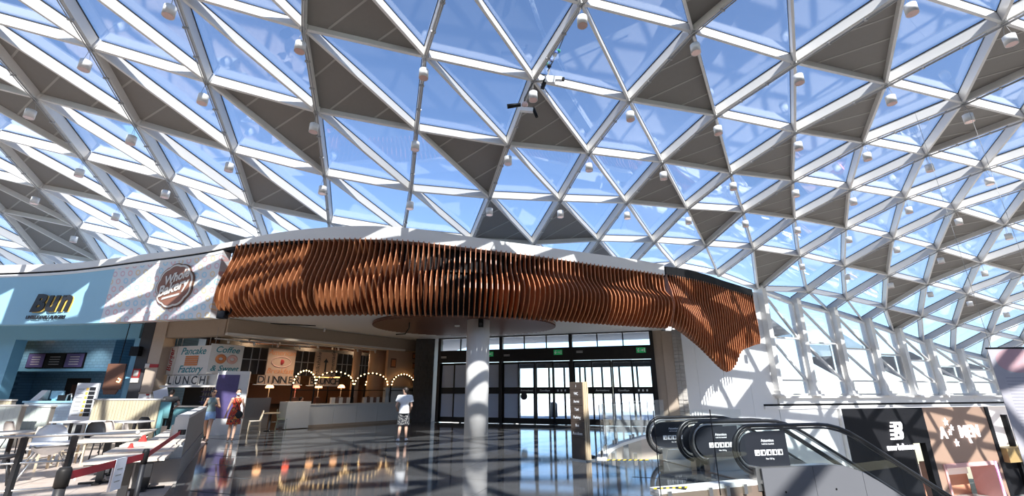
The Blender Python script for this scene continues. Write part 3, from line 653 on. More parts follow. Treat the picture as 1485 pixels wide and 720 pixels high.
# stone clad pier left of the doors and right jamb
pier = structure('wall_left_pier')
obj('core', MB().box(-5.75, -4.62, 27.35, 28.9, 0, ZB + .1), M['charcoal'], pier)
M['stone'] = mat('dark_stone', (.075, .072, .070), .8, var=.35, scale=6, bump=.6); M['stone_pale'] = mat('pale_stone', (.50, .46, .41), .8, var=.2, scale=6, bump=.5)
rs = random.Random(5)
P1 = Plane((-5.75, 27.33), (-4.62, 27.33)); z = 0
while z < ZB:
    s = 0.0
    while s < 1.1:
        w = min(rs.choice((.26, .36, .46)), 1.13 - s); d = rs.uniform(.03, .09)
        if w > .08: obj('brick', MB().pbox(P1, s + .006, s + w - .006, z + .006, z + .214, 0, d), M['stone'], pier)
        s += w
    z += .22
jamb = structure('wall_right_jamb'); JP = Plane((7.72, 23.4), (8.75, 25.2))
obj('core', MB().hexa([JP.pt(0, 0, .0), JP.pt(2, 0, 0), JP.pt(2, 0, -.5), JP.pt(0, 0, -.5), JP.pt(0, ZB + .1, .0), JP.pt(2, ZB + .1, 0), JP.pt(2, ZB + .1, -.5), JP.pt(0, ZB + .1, -.5)]), M['beige_wall'], jamb)
JF = Plane((7.70, 23.36), (8.55, 23.02)); z = 0
obj('cheek_panel', MB().pbox(JF, 0, .5, 0, ZB, -.45, 0), M['beige_wall'], jamb)
while z < ZB - .1:
    for s in (0.5, .72):
        w = .22; obj('brick', MB().pbox(JF, s + .005, s + w - .005, z + .005, z + .175, -.4, rs.uniform(.0, .06)), M['stone_pale'], jamb)
    z += .18
# outside: plaza, low white wall, railing
ex_ = structure('ground'); obj('plaza', MB().prism([(x, y, -.35) for x, y in ((-60, 36.5), (-3.9, 36.5), (-3.9, 27.75), (8.3, 23.85), (9.0, 25.7), (15.1, 27.75), (40, 36.2), (70, 46.4), (70, 160), (-60, 160))], (0, 0, .32)), M['paving'], ex_)
pw = structure('exterior_wall'); obj('parapet', MB().box(-6, 9, 41, 41.4, -.05, 1.1), M['ext_white'], pw); obj('gate_wall', MB().box(9.4, 26, 44, 44.4, -.05, 1.5), M['ext_white'], pw)
bn = tag(obj('litter_bin', MB().lathe((2.9, 33.5, -.03), [(.3, 0), (.3, .8), (.26, .95), (.05, 1.0)], 14), M['charcoal']), 'round dark litter bin on the paving outside the doors', 'bin')

# ------------------------------------------------------------------ right wall: white wall, window wall, lower shops
W = Plane((15.1, 27.4), (32.5, 33.3)); wr = structure('wall_right')
M['panel_white'] = mat('white_wall_panel', (.80, .80, .79), .6, var=.015, scale=1)
s_l = -6.9; tops = [6.9, 7.1, 7.3, 7.45, 7.5]; 
for k in range(4):
    a = s_l + k * 1.81; obj('panel', MB().pbox(W, a + .006, a + 1.804, -5, 7.55, -.25, 0), M['panel_white'], wr)
s_end = 23.2
obj('sill_ledge', MB().pbox(W, .2, s_end, 1.30, 1.42, -.3, .35), M['white_paint'], wr)
for k in range(9): obj('cornice_panel', MB().pbox(W, .35 + k * 2.55, .35 + k * 2.55 + 2.54, .98, 1.30, -.3, .12), M['panel_white'], wr)
obj('shadow_gap', MB().pbox(W, -.75, s_end, .86, .97, -.3, .02), M['black'], wr)
obj('light_slot_trim', MB().pbox(W, -.75, s_end, .70, .86, -.3, .10), M['white_paint'], wr)
for k in range(3):
    a = .36 + k * 1.51; obj('panel', MB().pbox(W, a, a + 1.504, -5, .68, -.25, .02), M['panel_white'], wr)
obj('end_panel', MB().pbox(W, s_end, 36, -5, 3.3, -.3, .1), M['panel_white'], wr)
# window wall under the edge of the roof
jn = [0.34, 3.06, 6.16, 9.21, 11.99, 14.83, 17.99, 21.41, 24.4]; jz = [7.67, 7.06, 6.66, 6.12, 5.55, 4.94, 4.36, 3.95, 3.6]
for i, (s, z) in enumerate(zip(jn, jz)):
    obj('mullion', MB().pbox(W, s - .16, s + .16, 1.42, z + .25, -.25, .42), M['white_steel'], wr)
    obj('foot_bracket', MB().pbox(W, s - .32, s + .32, 1.42, 1.52, -.1, .62).pbox(W, s - .22, s + .22, 1.52, 1.72, -.1, .5), M['white_paint'], wr)
for i in range(len(jn) - 1):
    s0, s1 = jn[i] + .16, jn[i + 1] - .16; z0, z1 = jz[i], jz[i + 1]
    wnd = structure('window_%d' % (i + 1), W.pt((s0 + s1) / 2, 1.42)); zt0, zt1 = z0 - .05, z1 - .05
    zm = 2.35 + (min(z0, z1) - 2.35) * .52
    f = MB()
    for a, b, zz in ((s0, s1, 1.5), (s0, s1, 2.3), (s0, s1, zm)): f.pbox(W, a, b, zz - .05, zz + .05, -.12, .12)
    f.pbox(W, s0, s0 + .1, 1.42, zt0, -.12, .12); f.pbox(W, s1 - .1, s1, 1.42, zt1, -.12, .12)
    f.bar(W.pt(s0, zt0, 0), W.pt(s1, zt1, 0), .24, .12)
    obj('frame', f, M['white_steel'], wnd)
    for zl, zh in ((1.5, 2.3), (2.3, zm), (zm, None)):
        q = [W.pt(s0 + .05, zl, -.01), W.pt(s1 - .05, zl, -.01), W.pt(s1 - .05, zh or zt1, -.01), W.pt(s0 + .05, zh or zt0, -.01)]
        obj('pane', MB().prism(q, W.n * .02), M['glass'], wnd)
    for zl, zh0 in ((2.3, zm), (zm, zt0)):
        obj('brace', MB().bar(W.pt(s0 + .1, zh0 - .05, .04), W.pt(s1 - .1, zl + .05, .04), .10, .14, W.n), M['white_steel'], wnd)
M['sail'] = mat('grey_sun_panel', (.34, .33, .31), .7)
for i in range(len(jn) - 1):                                 # triangular sun panels outside the glass
    w_ = bpy.data.objects['window_%d' % (i + 1)]; s0, s1 = jn[i] + .2, jn[i + 1] - .2; z0, z1 = jz[i], jz[i + 1]; zm = 2.35 + (min(z0, z1) - 2.35) * .52
    q = [(s0, zm - .06), (s0, 2.35 + (zm - 2.35) * .62), (s1, 2.6), (s1, zm - .06)] if i % 2 else [(s0, zm + .06), (s1, zm + .06), (s1, zm + .25), (s0, zm + (z0 - zm) * .62)]
    obj('sun_panel', MB().prism([W.pt(s, z, -.32) for s, z in q], W.n * -.04), M['sail'], w_)
# shopfronts on the floor below
M['shop_black'] = mat('black_shopfront', (.014, .014, .016), .5, spec=.15); M['shop_brown'] = mat('brown_shopfront', (.40, .26, .185), .55, var=.03, scale=1.5)
M['neon'] = mat('lit_white_letters', (.95, .93, 1), .4, emit=(1, .97, 1), estr=1.1); M['rose'] = mat('rose_frame', (.80, .45, .42), .45); M['orange'] = mat('salmon_wall', (.75, .36, .22), .5)
M['cream_lit'] = mat('cream_panel', (.85, .80, .76), .5, emit=(1, .85, .75), estr=.15); M['pink_neon'] = mat('pink_neon', (.9, .3, .9), .4, emit=(.9, .25, 1), estr=3)
M['poster_grey'] = mat('grey_poster', (.42, .41, .38), .5)
sh1 = structure('wall_shop_black')
obj('fascia', MB().pbox(W, 5.0, 12.4, -1.45, .66, -.2, .16), M['shop_black'], sh1); obj('fascia', MB().pbox(W, 5.0, 10.6, -5, -1.45, -.2, .16), M['shop_black'], sh1)
obj('edge_trim', MB().pbox(W, 4.9, 5.02, -5, .66, -.2, .2), M['white_paint'], sh1)
obj('window_reveal', MB().pbox(W, 10.6, 12.1, -5, -1.45, -.8, -.7), M['poster_grey'], sh1)
obj('jamb_strip', MB().pbox(W, 11.9, 12.4, -5, -1.45, -.2, .14), M['shop_black'], sh1)
lg = thing('shop_sign', 'glowing white striped initials and words on the black shopfront', 'sign', W.pt(9.3, -1.9, .2))
def shear(s, z, z0, k=.22): return s + (z - z0) * k
def glyph(polys, name, s0, z0, sc):
    for poly in polys: obj(name, MB().prism([W.pt(s0 + (x + y * .20) * sc, z0 + y * sc, .17) for x, y in poly], W.n * .05), M['neon'], lg)
g0, gz, gs = 8.75, -1.18, 1.02
glyph([[(.0, 0), (.30, 0), (.30, .10), (.0, .10)], [(.02, .22), (.38, .22), (.38, .34), (.02, .34)], [(.0, .46), (.40, .46), (.40, .58), (.0, .58)], [(.04, .70), (.42, .70), (.42, .82), (.04, .82)], [(.1, .92), (.42, .92), (.42, 1.0), (.1, 1.0)]], 'stripe', g0, gz, gs)
glyph([[(.40, 0), (.58, 0), (.58, 1.0), (.40, 1.0)], [(.58, 0), (1.0, 0), (1.12, .12), (1.12, .36), (1.02, .49), (.58, .49), (.58, .32), (.82, .32), (.85, .28), (.85, .22), (.81, .17), (.58, .17)],
       [(.58, .51), (1.0, .51), (1.09, .62), (1.09, .88), (.98, 1.0), (.58, 1.0), (.58, .83), (.80, .83), (.84, .79), (.84, .72), (.80, .68), (.58, .68)]], 'initials', g0, gz, gs)
text('lettering', 'new balance', .48, W, 9.45, -1.62, .19, M['neon'], lg, bold=.012, ext=.03)
sh2 = structure('wall_shop_brown')
obj('fascia', MB().pbox(W, 12.4, 18.9, -2.75, .66, -.2, .14), M['shop_brown'], sh2)
obj('pier', MB().pbox(W, 12.4, 13.1, -5, -2.75, -.2, .14), M['shop_brown'], sh2); obj('pier', MB().pbox(W, 18.3, 18.9, -5, -2.75, -.2, .14), M['shop_brown'], sh2)
obj('portal_frame', MB().pbox(W, 13.1, 18.3, -3.0, -2.75, -1.2, .2).pbox(W, 13.0, 13.2, -5, -2.75, -1.2, .2).pbox(W, 18.1, 18.3, -5, -2.75, -1.2, .2), M['rose'], sh2)
obj('neon_strip', MB().pbox(W, 18.22, 18.3, -5, -2.8, .2, .24), M['pink_neon'], sh2)
obj('inner_wall', MB().pbox(W, 13.2, 18.1, -5, -3.0, -1.6, -1.5), M['orange'], sh2)
obj('display_panel', MB().pbox(W, 13.2, 18.1, -3.75, -3.0, -1.5, -1.4), M['cream_lit'], sh2)
am = thing('shop_sign', 'white glowing serif letters with small stars on the brown shopfront', 'sign', W.pt(15.6, -1.4, .16))
text('lettering', 'A', 1.0, W, 13.85, -.95, .17, M['neon'], am, bold=.015, ext=.03)
text('lettering', 'MEN', 1.06, W, 16.55, -.92, .17, M['neon'], am, bold=.015, ext=.03, sx=.98)
def star(s, z, r):
    obj('star', MB().prism([W.pt(s + math.sin(math.pi * k / 5) * (r if k % 2 == 0 else r * .4), z + math.cos(math.pi * k / 5) * (r if k % 2 == 0 else r * .4), .17) for k in range(10)], W.n * .05), M['neon'], am)
for s, z, r in ((14.35, -.25, .25), (14.5, -.9, .2), (14.8, -.62, .2), (14.9, -1.55, .25)): star(s, z, r)
obj('serif_tail', MB().prism([W.pt(16.2, -1.1, .17), W.pt(16.3, -1.1, .17), W.pt(16.5, -1.6, .17), W.pt(16.3, -1.6, .17)], W.n * .05), M['neon'], am)
sh3 = structure('wall_shop_white')
obj('dark_post', MB().pbox(W, 18.9, 19.3, -5, .66, -.2, .18), M['shop_black'], sh3); obj('glazed_front', MB().pbox(W, 19.3, 24, -1.9, .66, -.25, -.2), M['cream_lit'], sh3)
obj('dark_post', MB().pbox(W, 21.2, 21.4, -5, .1, -.2, .1), M['shop_black'], sh3)
obj('counter', MB().pbox(W, 19.3, 24, -2.9, -2.0, -.2, .5), mat('ochre_counter', (.45, .30, .12), .5), sh3); obj('stall_wall', MB().pbox(W, 19.3, 24, -5, -2.9, -.3, -.1), M['shop_black'], sh3)

# the rest of the hall behind and beside the viewer
M['rear'] = mat('rear_wall', (.33, .31, .29), .8, var=.05, scale=1)
rw = structure('wall_rear'); obj('wall', MB().box(-44, 54, -12.4, -12, -5, 12.4), M['rear'], rw); rw2 = structure('wall_side'); obj('wall', MB().box(-44, -43.6, -12, 22, -.5, 7.5), M['rear'], rw2); obj('wall', MB().box(53.6, 54, -12, 36, -5, 6), M['rear'], rw2)

# ------------------------------------------------------------------ food shops on the left
D = Plane((-12.2, 19.5), (-5.5, 28.8)); L1 = Plane((-17.2, 20.9), (-12.2, 19.45)); BP = Plane((-34, 22.4), (-17.2, 20.9))
M['tan'] = mat('tan_lintel', (.40, .31, .23), .7); M['diner_wall'] = mat('diner_wall', (.20, .13, .09), .7, var=.15, scale=2)
M['dark_void'] = mat('painted_dark_interior', (.03, .026, .024), .8); M['sign_cream'] = mat('sign_cream', (.72, .68, .62), .6, var=.03)
M['sign_kraft'] = mat('sign_kraft', (.52, .33, .22), .7, var=.05); M['teal_print'] = mat('teal_print', (.03, .22, .24), .6); M['red_print'] = mat('red_print', (.42, .03, .03), .6)
M['orange_print'] = mat('orange_print', (.65, .22, .07), .6); M['pink_print'] = mat('pink_print', (.72, .42, .34), .6); M['brown_print'] = mat('brown_print', (.16, .07, .04), .6)
M['purple'] = mat('purple_print', (.11, .085, .22), .4, var=.3, scale=5); M['teal'] = mat('teal_tile', (.14, .34, .36), .5)
M['halfwall'] = mat('painted_half_wall', (.66, .66, .64), .55, var=.02); M['grey_tile'] = mat('grey_half_wall', (.33, .33, .33), .5)
M['bulb'] = mat('warm_bulb', (1, .8, .5), .4, emit=(1, .66, .30), estr=4.5); M['shade_glow'] = mat('glowing_shade', (.9, .5, .3), .5, emit=(1, .50, .22), estr=2.5)
M['shade_red'] = mat('glowing_red_shade', (.8, .2, .15), .5, emit=(1, .15, .08), estr=3)
M['stripe_brown'] = mat('brown_stripe', (.18, .10, .07), .6); M['lit_shelf'] = mat('lit_shelf', (.9, .7, .4), .5, emit=(1, .6, .2), estr=1.4)
def tile_mat(name, col, joint, sx, sz):
    m = bpy.data.materials.new(name); m.use_nodes = True; nt = m.node_tree; p = nt.nodes['Principled BSDF']
    ge = nt.nodes.new('ShaderNodeNewGeometry'); mp = nt.nodes.new('ShaderNodeMapping'); mp.inputs['Rotation'].default_value = (math.pi / 2, 0, 0)
    br = nt.nodes.new('ShaderNodeTexBrick'); br.inputs['Scale'].default_value = 1.0
    for k, v in (('Brick Width', sx), ('Row Height', sz), ('Mortar Size', .012)): br.inputs[k].default_value = v
    br.inputs['Color1'].default_value = (*col, 1); br.inputs['Color2'].default_value = (*[c * .88 for c in col], 1); br.inputs['Mortar'].default_value = (*joint, 1)
    nt.links.new(ge.outputs['Position'], mp.inputs[0]); nt.links.new(mp.outputs[0], br.inputs[0]); nt.links.new(br.outputs[0], p.inputs['Base Color']); p.inputs['Roughness'].default_value = .3
    return m
M['blue_tile'] = tile_mat('small_blue_tile', (.23, .44, .60), (.14, .28, .40), .28, .14)
M['white_tile'] = tile_mat('pale_blue_tile', (.62, .76, .85), (.50, .62, .72), .4, .12)
BH_ = 4.66
# lintel and back walls
sw = structure('wall_left')
obj('lintel', MB().pbox(D, -.1, 11.4, 4.02, BH_, -.4, .05), M['tan'], sw); obj('lintel', MB().pbox(L1, 0.9, 5.05, 3.95, BH_, -.4, .05), M['tan'], sw)
obj('lintel_rim', MB().pbox(D, -.1, 9.8, 3.96, 4.06, -.5, .12), M['sign_cream'], sw)
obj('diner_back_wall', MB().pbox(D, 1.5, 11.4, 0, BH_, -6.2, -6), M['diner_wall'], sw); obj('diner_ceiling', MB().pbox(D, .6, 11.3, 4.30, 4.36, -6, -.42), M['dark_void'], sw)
obj('diner_end_wall', MB().pbox(D, 11.2, 11.4, 0, BH_, -6, 0), M['diner_wall'], sw); obj('booth_back_panel', MB().pbox(D, 3, 11.2, 1.0, 2.1, -5.9, -5.6), M['brown_print'], sw)
# panelled wall with small framed pictures at the end of the diner
ew = structure('wall_diner_end'); s0, s1 = D.pix(562, 540)[0], D.pix(613, 540)[0]
obj('panel', MB().pbox(D, s0, s1, 1.9, 3.96, -.25, -.05), M['sign_kraft'], ew); obj('dado', MB().pbox(D, s0, s1 + .05, 0, 1.9, -.25, -.02), M['halfwall'], ew); obj('dado_rail', MB().pbox(D, s0, s1, 1.86, 1.96, -.25, .04), M['tan'], ew)
for px, y, w, h, lab in ((571, 527, .38, .52, 'larger framed picture on the panelled wall at the end of the diner'), (601, 517, .26, .34, 'topmost small framed picture beside the dark stone pier'), (601, 531, .26, .34, 'middle small framed picture beside the dark stone pier'), (601, 547, .26, .36, 'lowest small framed picture beside the dark stone pier')):
    s, z = D.pix(px, y); t = thing('framed_picture', lab, 'picture', D.pt(s, z - h / 2, -.03))
    obj('frame', MB().pbox(D, s - w / 2, s + w / 2, z - h / 2, z + h / 2, -.05, -.015), M['brown_print'], t); obj('print', MB().pbox(D, s - w * .36, s + w * .36, z - h * .36, z + h * .36, -.015, -.008), M['orange_print'], t)
# hanging sign panels
def sign(P, px0, px1, zt, zb, label, m, d=-.42):
    s0, s1 = P.pix(px0, 520, d)[0], P.pix(px1, 520, d)[0]
    t = thing('hanging_sign', label, 'sign', P.pt((s0 + s1) / 2, zb, d), 'menu signs over the diner'); obj('board', MB().pbox(P, s0 + .01, s1 - .01, zb, zt, d - .06, d), m, t)
    for s in (s0 + .15, s1 - .15): obj('hanger', MB().tube([P.pt(s, zt, d - .03), P.pt(s, 4.3, d - .03)], .012, 5), M['grey_metal'], t)
    return t, (s0 + s1) / 2, s1 - s0
t, s, w = sign(L1, 228, 255, 3.60, 2.36, 'cream hanging sign reading Burger in red up its side', M['sign_cream'])
text('lettering', 'Burger', .36, L1, s + .28, 3.0, -.415, M['red_print'], t, roll=math.pi / 2, bold=.006, shear=.2)
for z, m in ((2.75, 'orange_print'), (2.9, 'teal_print'), (3.0, 'brown_print'), (3.15, 'orange_print')): obj('burger_layer', MB().lathe(L1.pt(s - .22, z, -.41), [(.001, -.07), (.2, -.06), (.2, .06), (.001, .07)], 14, ax=(1, .08)), M[m], t)
t, s, w = sign(L1, 255, 303, 3.60, 2.36, 'cream hanging sign reading Pancake Factory over an orange stack', M['sign_cream'])
text('lettering', 'Pancake', .44, L1, s, 3.36, -.415, M['teal_print'], t, shear=.25, bold=.004); text('lettering', 'Factory', .44, L1, s, 2.58, -.415, M['teal_print'], t, shear=.25, bold=.004)
for k in range(5): obj('pancake', MB().pbox(L1, s - .36, s + .36, 2.74 + k * .088, 2.74 + k * .088 + .07, -.415, -.39), M['orange_print'], t)
t, s, w = sign(D, 303, 352, 3.60, 2.36, 'cream hanging sign reading Coffee and Sweet over two doughnuts', M['sign_cream'])
text('lettering', 'Coffee', .36, D, s, 3.36, -.415, M['teal_print'], t, shear=.25, bold=.004); text('lettering', '& Sweet', .33, D, s, 2.58, -.415, M['teal_print'], t, shear=.25, bold=.004)
for ds, m in ((-.22, 'orange_print'), (.24, 'pink_print')):
    c = D.pt(s + ds, 2.98, -.40); ring = [c + D.e * math.cos(q * math.pi / 8) * .15 + Vector((0, 0, math.sin(q * math.pi / 8) * .13)) for q in range(16)]
    obj('doughnut', MB().tube(ring, .07, 6, closed=True), M[m], t)
t, s, w = sign(D, 388, 429, 3.60, 2.36, 'brown hanging sign reading American Breakfast around an oval plate', M['sign_kraft'])
text('lettering', 'American', .34, D, s, 3.40, -.415, M['orange_print'], t, shear=.2); text('lettering', 'Breakfast', .34, D, s, 2.56, -.415, M['orange_print'], t, shear=.2)
c = D.pt(s, 2.98, -.41); obj('plate', MB().tube([c + D.e * math.cos(q * math.pi / 12) * .46 + Vector((0, 0, math.sin(q * math.pi / 12) * .24)) for q in range(24)], .02, 5, closed=True), M['pink_print'], t); obj('egg', MB().ball(c, (.14, .03, .13), 10, 6), M['red_print'], t)
t, s, w = sign(D, 457, 489, 3.60, 2.36, 'brown hanging sign with Milkshake and Homemade written up its two sides', M['sign_kraft'])
text('lettering', 'Milkshake', .30, D, s - .40, 2.98, -.415, M['black_print'], t, roll=math.pi / 2, shear=.2); text('lettering', 'Homemade', .30, D, s + .40, 2.98, -.415, M['black_print'], t, roll=math.pi / 2, shear=.2)
obj('arrow', MB().pbox(D, s - .04, s + .04, 2.6, 3.1, -.415, -.40).prism([D.pt(s - .14, 3.08, -.415), D.pt(s + .14, 3.08, -.415), D.pt(s, 3.28, -.415)], D.n * .015), M['black_print'], t)
for a, b in ((352, 387), (429, 456), (490, 511), (521, 535)):
    s0, s1 = D.pix(a, 520, -1.0)[0], D.pix(b, 520, -1.0)[0]; obj('painted_dark_opening', MB().pbox(D, s0, s1, 2.42, 3.62, -1.1, -1.0), M['dark_void'], sw)  # solid dark sheet painted as the unlit depth between the signs
    for k in range(1, 3): obj('opening_bar', MB().pbox(D, s0 + (s1 - s0) * k / 3 - .02, s0 + (s1 - s0) * k / 3 + .02, 2.42, 3.62, -1.0, -.98), M['grey_tile'], sw)
    obj('opening_bar', MB().pbox(D, s0, s1, 3.05, 3.09, -1.0, -.98), M['grey_tile'], sw)
obj('painted_void_band', MB().pbox(D, .9, 10.4, 3.62, 4.3, -3.1, -3.0), M['dark_void'], sw)  # added dark sheet that paints the unlit void under the diner ceiling
for dd, zz in ((-1.5, 4.05), (-2.0, 4.15), (-2.5, 4.0)): obj('pipe', MB().tube([D.pt(1.6, zz, dd), D.pt(10.2, zz, dd)], .06, 8), M['brown_print'] if dd == -2.5 else M['grey_metal'], sw)
for px, r in ((516, .22), (547, .55)): # round piers inside
    s, z = D.pix(px, 540, -1.2); obj('round_pier', MB().lathe(D.pt(s, 0, -1.2), [(r, 0), (r, 4.3)], 20), M['sign_kraft'], sw)
# letter boards LUNCH, DINNER, BRUNCH
def letters(P, px0, px1, word, zc, h, label, d=-.38, step=None):
    s0, s1 = P.pix(px0, 550, d)[0], P.pix(px1, 550, d)[0]; t = thing('letter_board', label, 'sign', P.pt((s0 + s1) / 2, zc - h, d), 'letter boards under the menu signs')
    obj('rail', MB().pbox(P, s0 - .1, s1 + .1, zc - h * .62, zc - h * .54, d - .12, d + .02), M['sign_cream'], t); n = len(word); w = (s1 - s0) / n
    for k, ch in enumerate(word):
        o = obj('letter_tile', MB().pbox(P, s0 + k * w + .02, s0 + (k + 1) * w - .02, zc - h * .54, zc + h * .54, d - .05, d), M['sign_cream'] if word == 'LUNCH' else M['sign_kraft'], t)
        tx = text('letter', ch, h * 1.2, P, s0 + (k + .5) * w, zc, d + .003, M['black_print'], t, bold=.006)
    return t
letters(L1, 241, 300, 'LUNCH', 2.10, .40, 'letter tiles spelling LUNCH above the dark serving hatch')
letters(D, 373, 436, 'DINNER', 2.16, .36, 'letter tiles spelling DINNER left of the bulb arches')
letters(D, 449, 493, 'BRUNCH', 2.14, .36, 'letter tiles spelling BRUNCH behind the bulb arches')
# serving hatch under LUNCH
hw = structure('wall_hatch'); h0, h1 = L1.pix(228, 560)[0], L1.pix(301, 560)[0]
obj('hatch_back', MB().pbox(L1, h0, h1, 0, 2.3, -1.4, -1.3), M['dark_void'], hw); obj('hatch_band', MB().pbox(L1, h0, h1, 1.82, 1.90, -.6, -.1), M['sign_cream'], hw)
obj('band_back', MB().pbox(L1, h0 - .1, h1, 1.9, 2.36, -.6, -.48), M['sign_cream'], hw); obj('counter_front', MB().pbox(L1, h0, h1 + .1, 0, 1.02, -.3, -.1), M['teal'], hw); obj('counter_top', MB().pbox(L1, h0, h1 + .1, 1.02, 1.08, -.6, -.02), M['steel'], hw)
for k in range(3):
    sh = tag(obj('bottle_shelf', MB().pbox(L1, L1.pix(259, 560)[0], L1.pix(274, 560)[0], 1.2 + k * .22, 1.23 + k * .22, -1.3, -1.1), M['purple'], hw))
    for j in range(4):
        q = L1.pix(260.5 + j * 4, 560)[0]; b = obj('bottle', MB().lathe(L1.pt(q, 1.23 + k * .22, -1.2), [(.035, 0), (.035, .1), (.015, .13), (.015, .17)], 8), M['sign_cream']); tag(b, '%s small bottle on the %s lit shelf in the serving hatch' % (ORD[j], ['lowest', 'middle', 'top'][k]), 'bottle', 'bottles in the serving hatch')
obj('purple_back', MB().pbox(L1, L1.pix(257, 560)[0], L1.pix(276, 560)[0], 1.1, 1.85, -1.3, -1.27), M['purple'], hw)
# white portal with a purple poster
po = structure('trim_2'); PO = Plane((-12.0, 18.98), (-10.98, 19.5))
obj('block', MB().pbox(PO, 0, PO.len, 0, 2.45, -.7, .0), M['white_paint'], po)
ps = tag(obj('poster', MB().pbox(PO, .03, .80, .62, 2.30, .0, .02), M['purple']), 'tall purple poster on the white portal behind the two women', 'poster')
# half walls and booths
bw = structure('wall_booths'); c0, c1 = D.pix(412, 600)[0], D.pix(446, 600)[0]; e1 = D.pix(601, 600)[0]
obj('tiled_half_wall', MB().pbox(D, .65, c0 + .1, 0, 1.36, -1.7, -1.55), M['grey_tile'], bw)
obj('white_half_wall', MB().pbox(D, c0, c1, .03, 1.2, -.5, .18), M['halfwall'], bw)
k0 = c1 + .06
for k in range(5):
    w = (e1 - k0) / 5; obj('half_wall_panel', MB().pbox(D, k0 + k * w, k0 + (k + 1) * w - .015, .12, 1.02, -.12, 0), M['halfwall'], bw)
obj('plinth', MB().pbox(D, c0, e1, 0, .12, -.3, .03), M['tan'], bw); obj('cap', MB().pbox(D, k0, e1, 1.02, 1.08, -.16, .03), M['sign_cream'], bw)
for px0, px1, lab in ((478, 511, 'striped booth seat back behind the white half wall, nearest the hatch'), (525, 557, 'striped booth seat back in the middle of the booths'), (563, 577, 'striped booth seat back nearest the panelled end wall')):
    s0, s1 = D.pix(px0, 590, -.5)[0], D.pix(px1, 590, -.5)[0]; n = max(3, int((s1 - s0) / .2)); t = thing('booth_seat', lab, 'bench', D.pt((s0 + s1) / 2, 0, -.5))
    obj('seat', MB().pbox(D, s0, s1, .0, .46, -1.1, -.55), M['stripe_brown'], t)
    for k in range(n): obj('stripe', MB().pbox(D, s0 + (s1 - s0) * k / n, s0 + (s1 - s0) * (k + 1) / n - .004, .4, 1.36, -.55, -.42), M['stripe_brown'] if k % 2 else M['sign_cream'], t)
def arch(px0, px1, d, zb, label):
    s0, s1 = D.pix(px0, 560, d)[0], D.pix(px1, 560, d)[0]; r = (s1 - s0) / 2; zs = 1.98; hgt = .62; c = (s0 + s1) / 2
    t = thing('bulb_arch', label, 'arch', D.pt(c, zb, d), 'bulb arches over the booths')
    pts = [D.pt(s0, zb, d), D.pt(s0, zs, d)] + [D.pt(c - r * math.cos(q), zs + hgt * math.sin(q), d) for q in [math.pi * k / 12 for k in range(1, 12)]] + [D.pt(s1, zs, d), D.pt(s1, zb, d)]
    obj('frame', MB().tube(pts, .035, 6), M['black'], t); obj('cross_bar', MB().tube([D.pt(s0, 1.72, d), D.pt(s1, 1.72, d)], .02, 5), M['black'], t)
    n = 13
    for k in range(n):
        q = math.pi * (k + .2) / (n - .6); obj('bulb', MB().ball(D.pt(c - r * math.cos(q) * 1.0, zs + hgt * math.sin(q) + .03, d + .06), .036, 6, 4), M['bulb'], t)
for i, (p0, p1, d, zb) in enumerate(((424, 456, -.25, 1.2), (456, 511, -.1, 1.08), (476, 511, -1.5, .0), (513, 561, -.1, 1.08), (529, 567, -1.5, 0), (567, 600, .07, 1.08))):
    arch(p0, p1, d, zb, ['leftmost bulb arch, over the white cube end', 'wide bulb arch second from the left, at the half wall front', 'smaller bulb arch set back inside the second one', 'wide bulb arch over the middle booth', 'smaller bulb arch set back inside the middle one', 'rightmost bulb arch, in front of the panelled wall'][i])
for i, (px, m, lab) in enumerate(((391, 'shade_glow', 'glowing mushroom lamp alone on the grey tiled half wall'), (429, 'shade_red', 'glowing lamp with reddish shade behind the white cube end'), (462, 'shade_glow', 'glowing mushroom lamp behind the second arch'), (495, 'shade_glow', 'glowing mushroom lamp behind the third arch'))):
    d = -1.62; s, z = D.pix(px, 562, d); zb = 1.36
    t = thing('table_lamp', lab, 'lamp', D.pt(s, zb, d))
    if px > 400: obj('pedestal', MB().pbox(D, s - .14, s + .14, 0, 1.36, d - .14, d + .14), M['brown_print'], bw)
    obj('stem', MB().lathe(D.pt(s, zb, d), [(.09, 0), (.09, .02), (.02, .03), (.02, z - zb)], 10), M['grey_metal'], t); obj('shade', MB().lathe(D.pt(s, z - .04, d), [(.19, 0), (.17, .09), (.1, .16), (.001, .18)], 14), M[m], t)
for px, y in ((470, 546), (482, 546), (552, 548)):
    s, z = D.pix(px, y, -3); obj('lit_shelf', MB().pbox(D, s - .5, s + .5, z - .15, z + .15, -3.1, -3), M['lit_shelf'], sw)
for i in range(3):
    s = 2.2 + i * 3.2; l = bpy.data.lights.new('diner_lamp', 'POINT'); l.energy = 45; l.color = (1, .72, .45); l.shadow_soft_size = .15
    lo = bpy.data.objects.new('diner_lamp', l); COL.objects.link(lo); lo.location = D.pt(s, 4.0, -2.6)
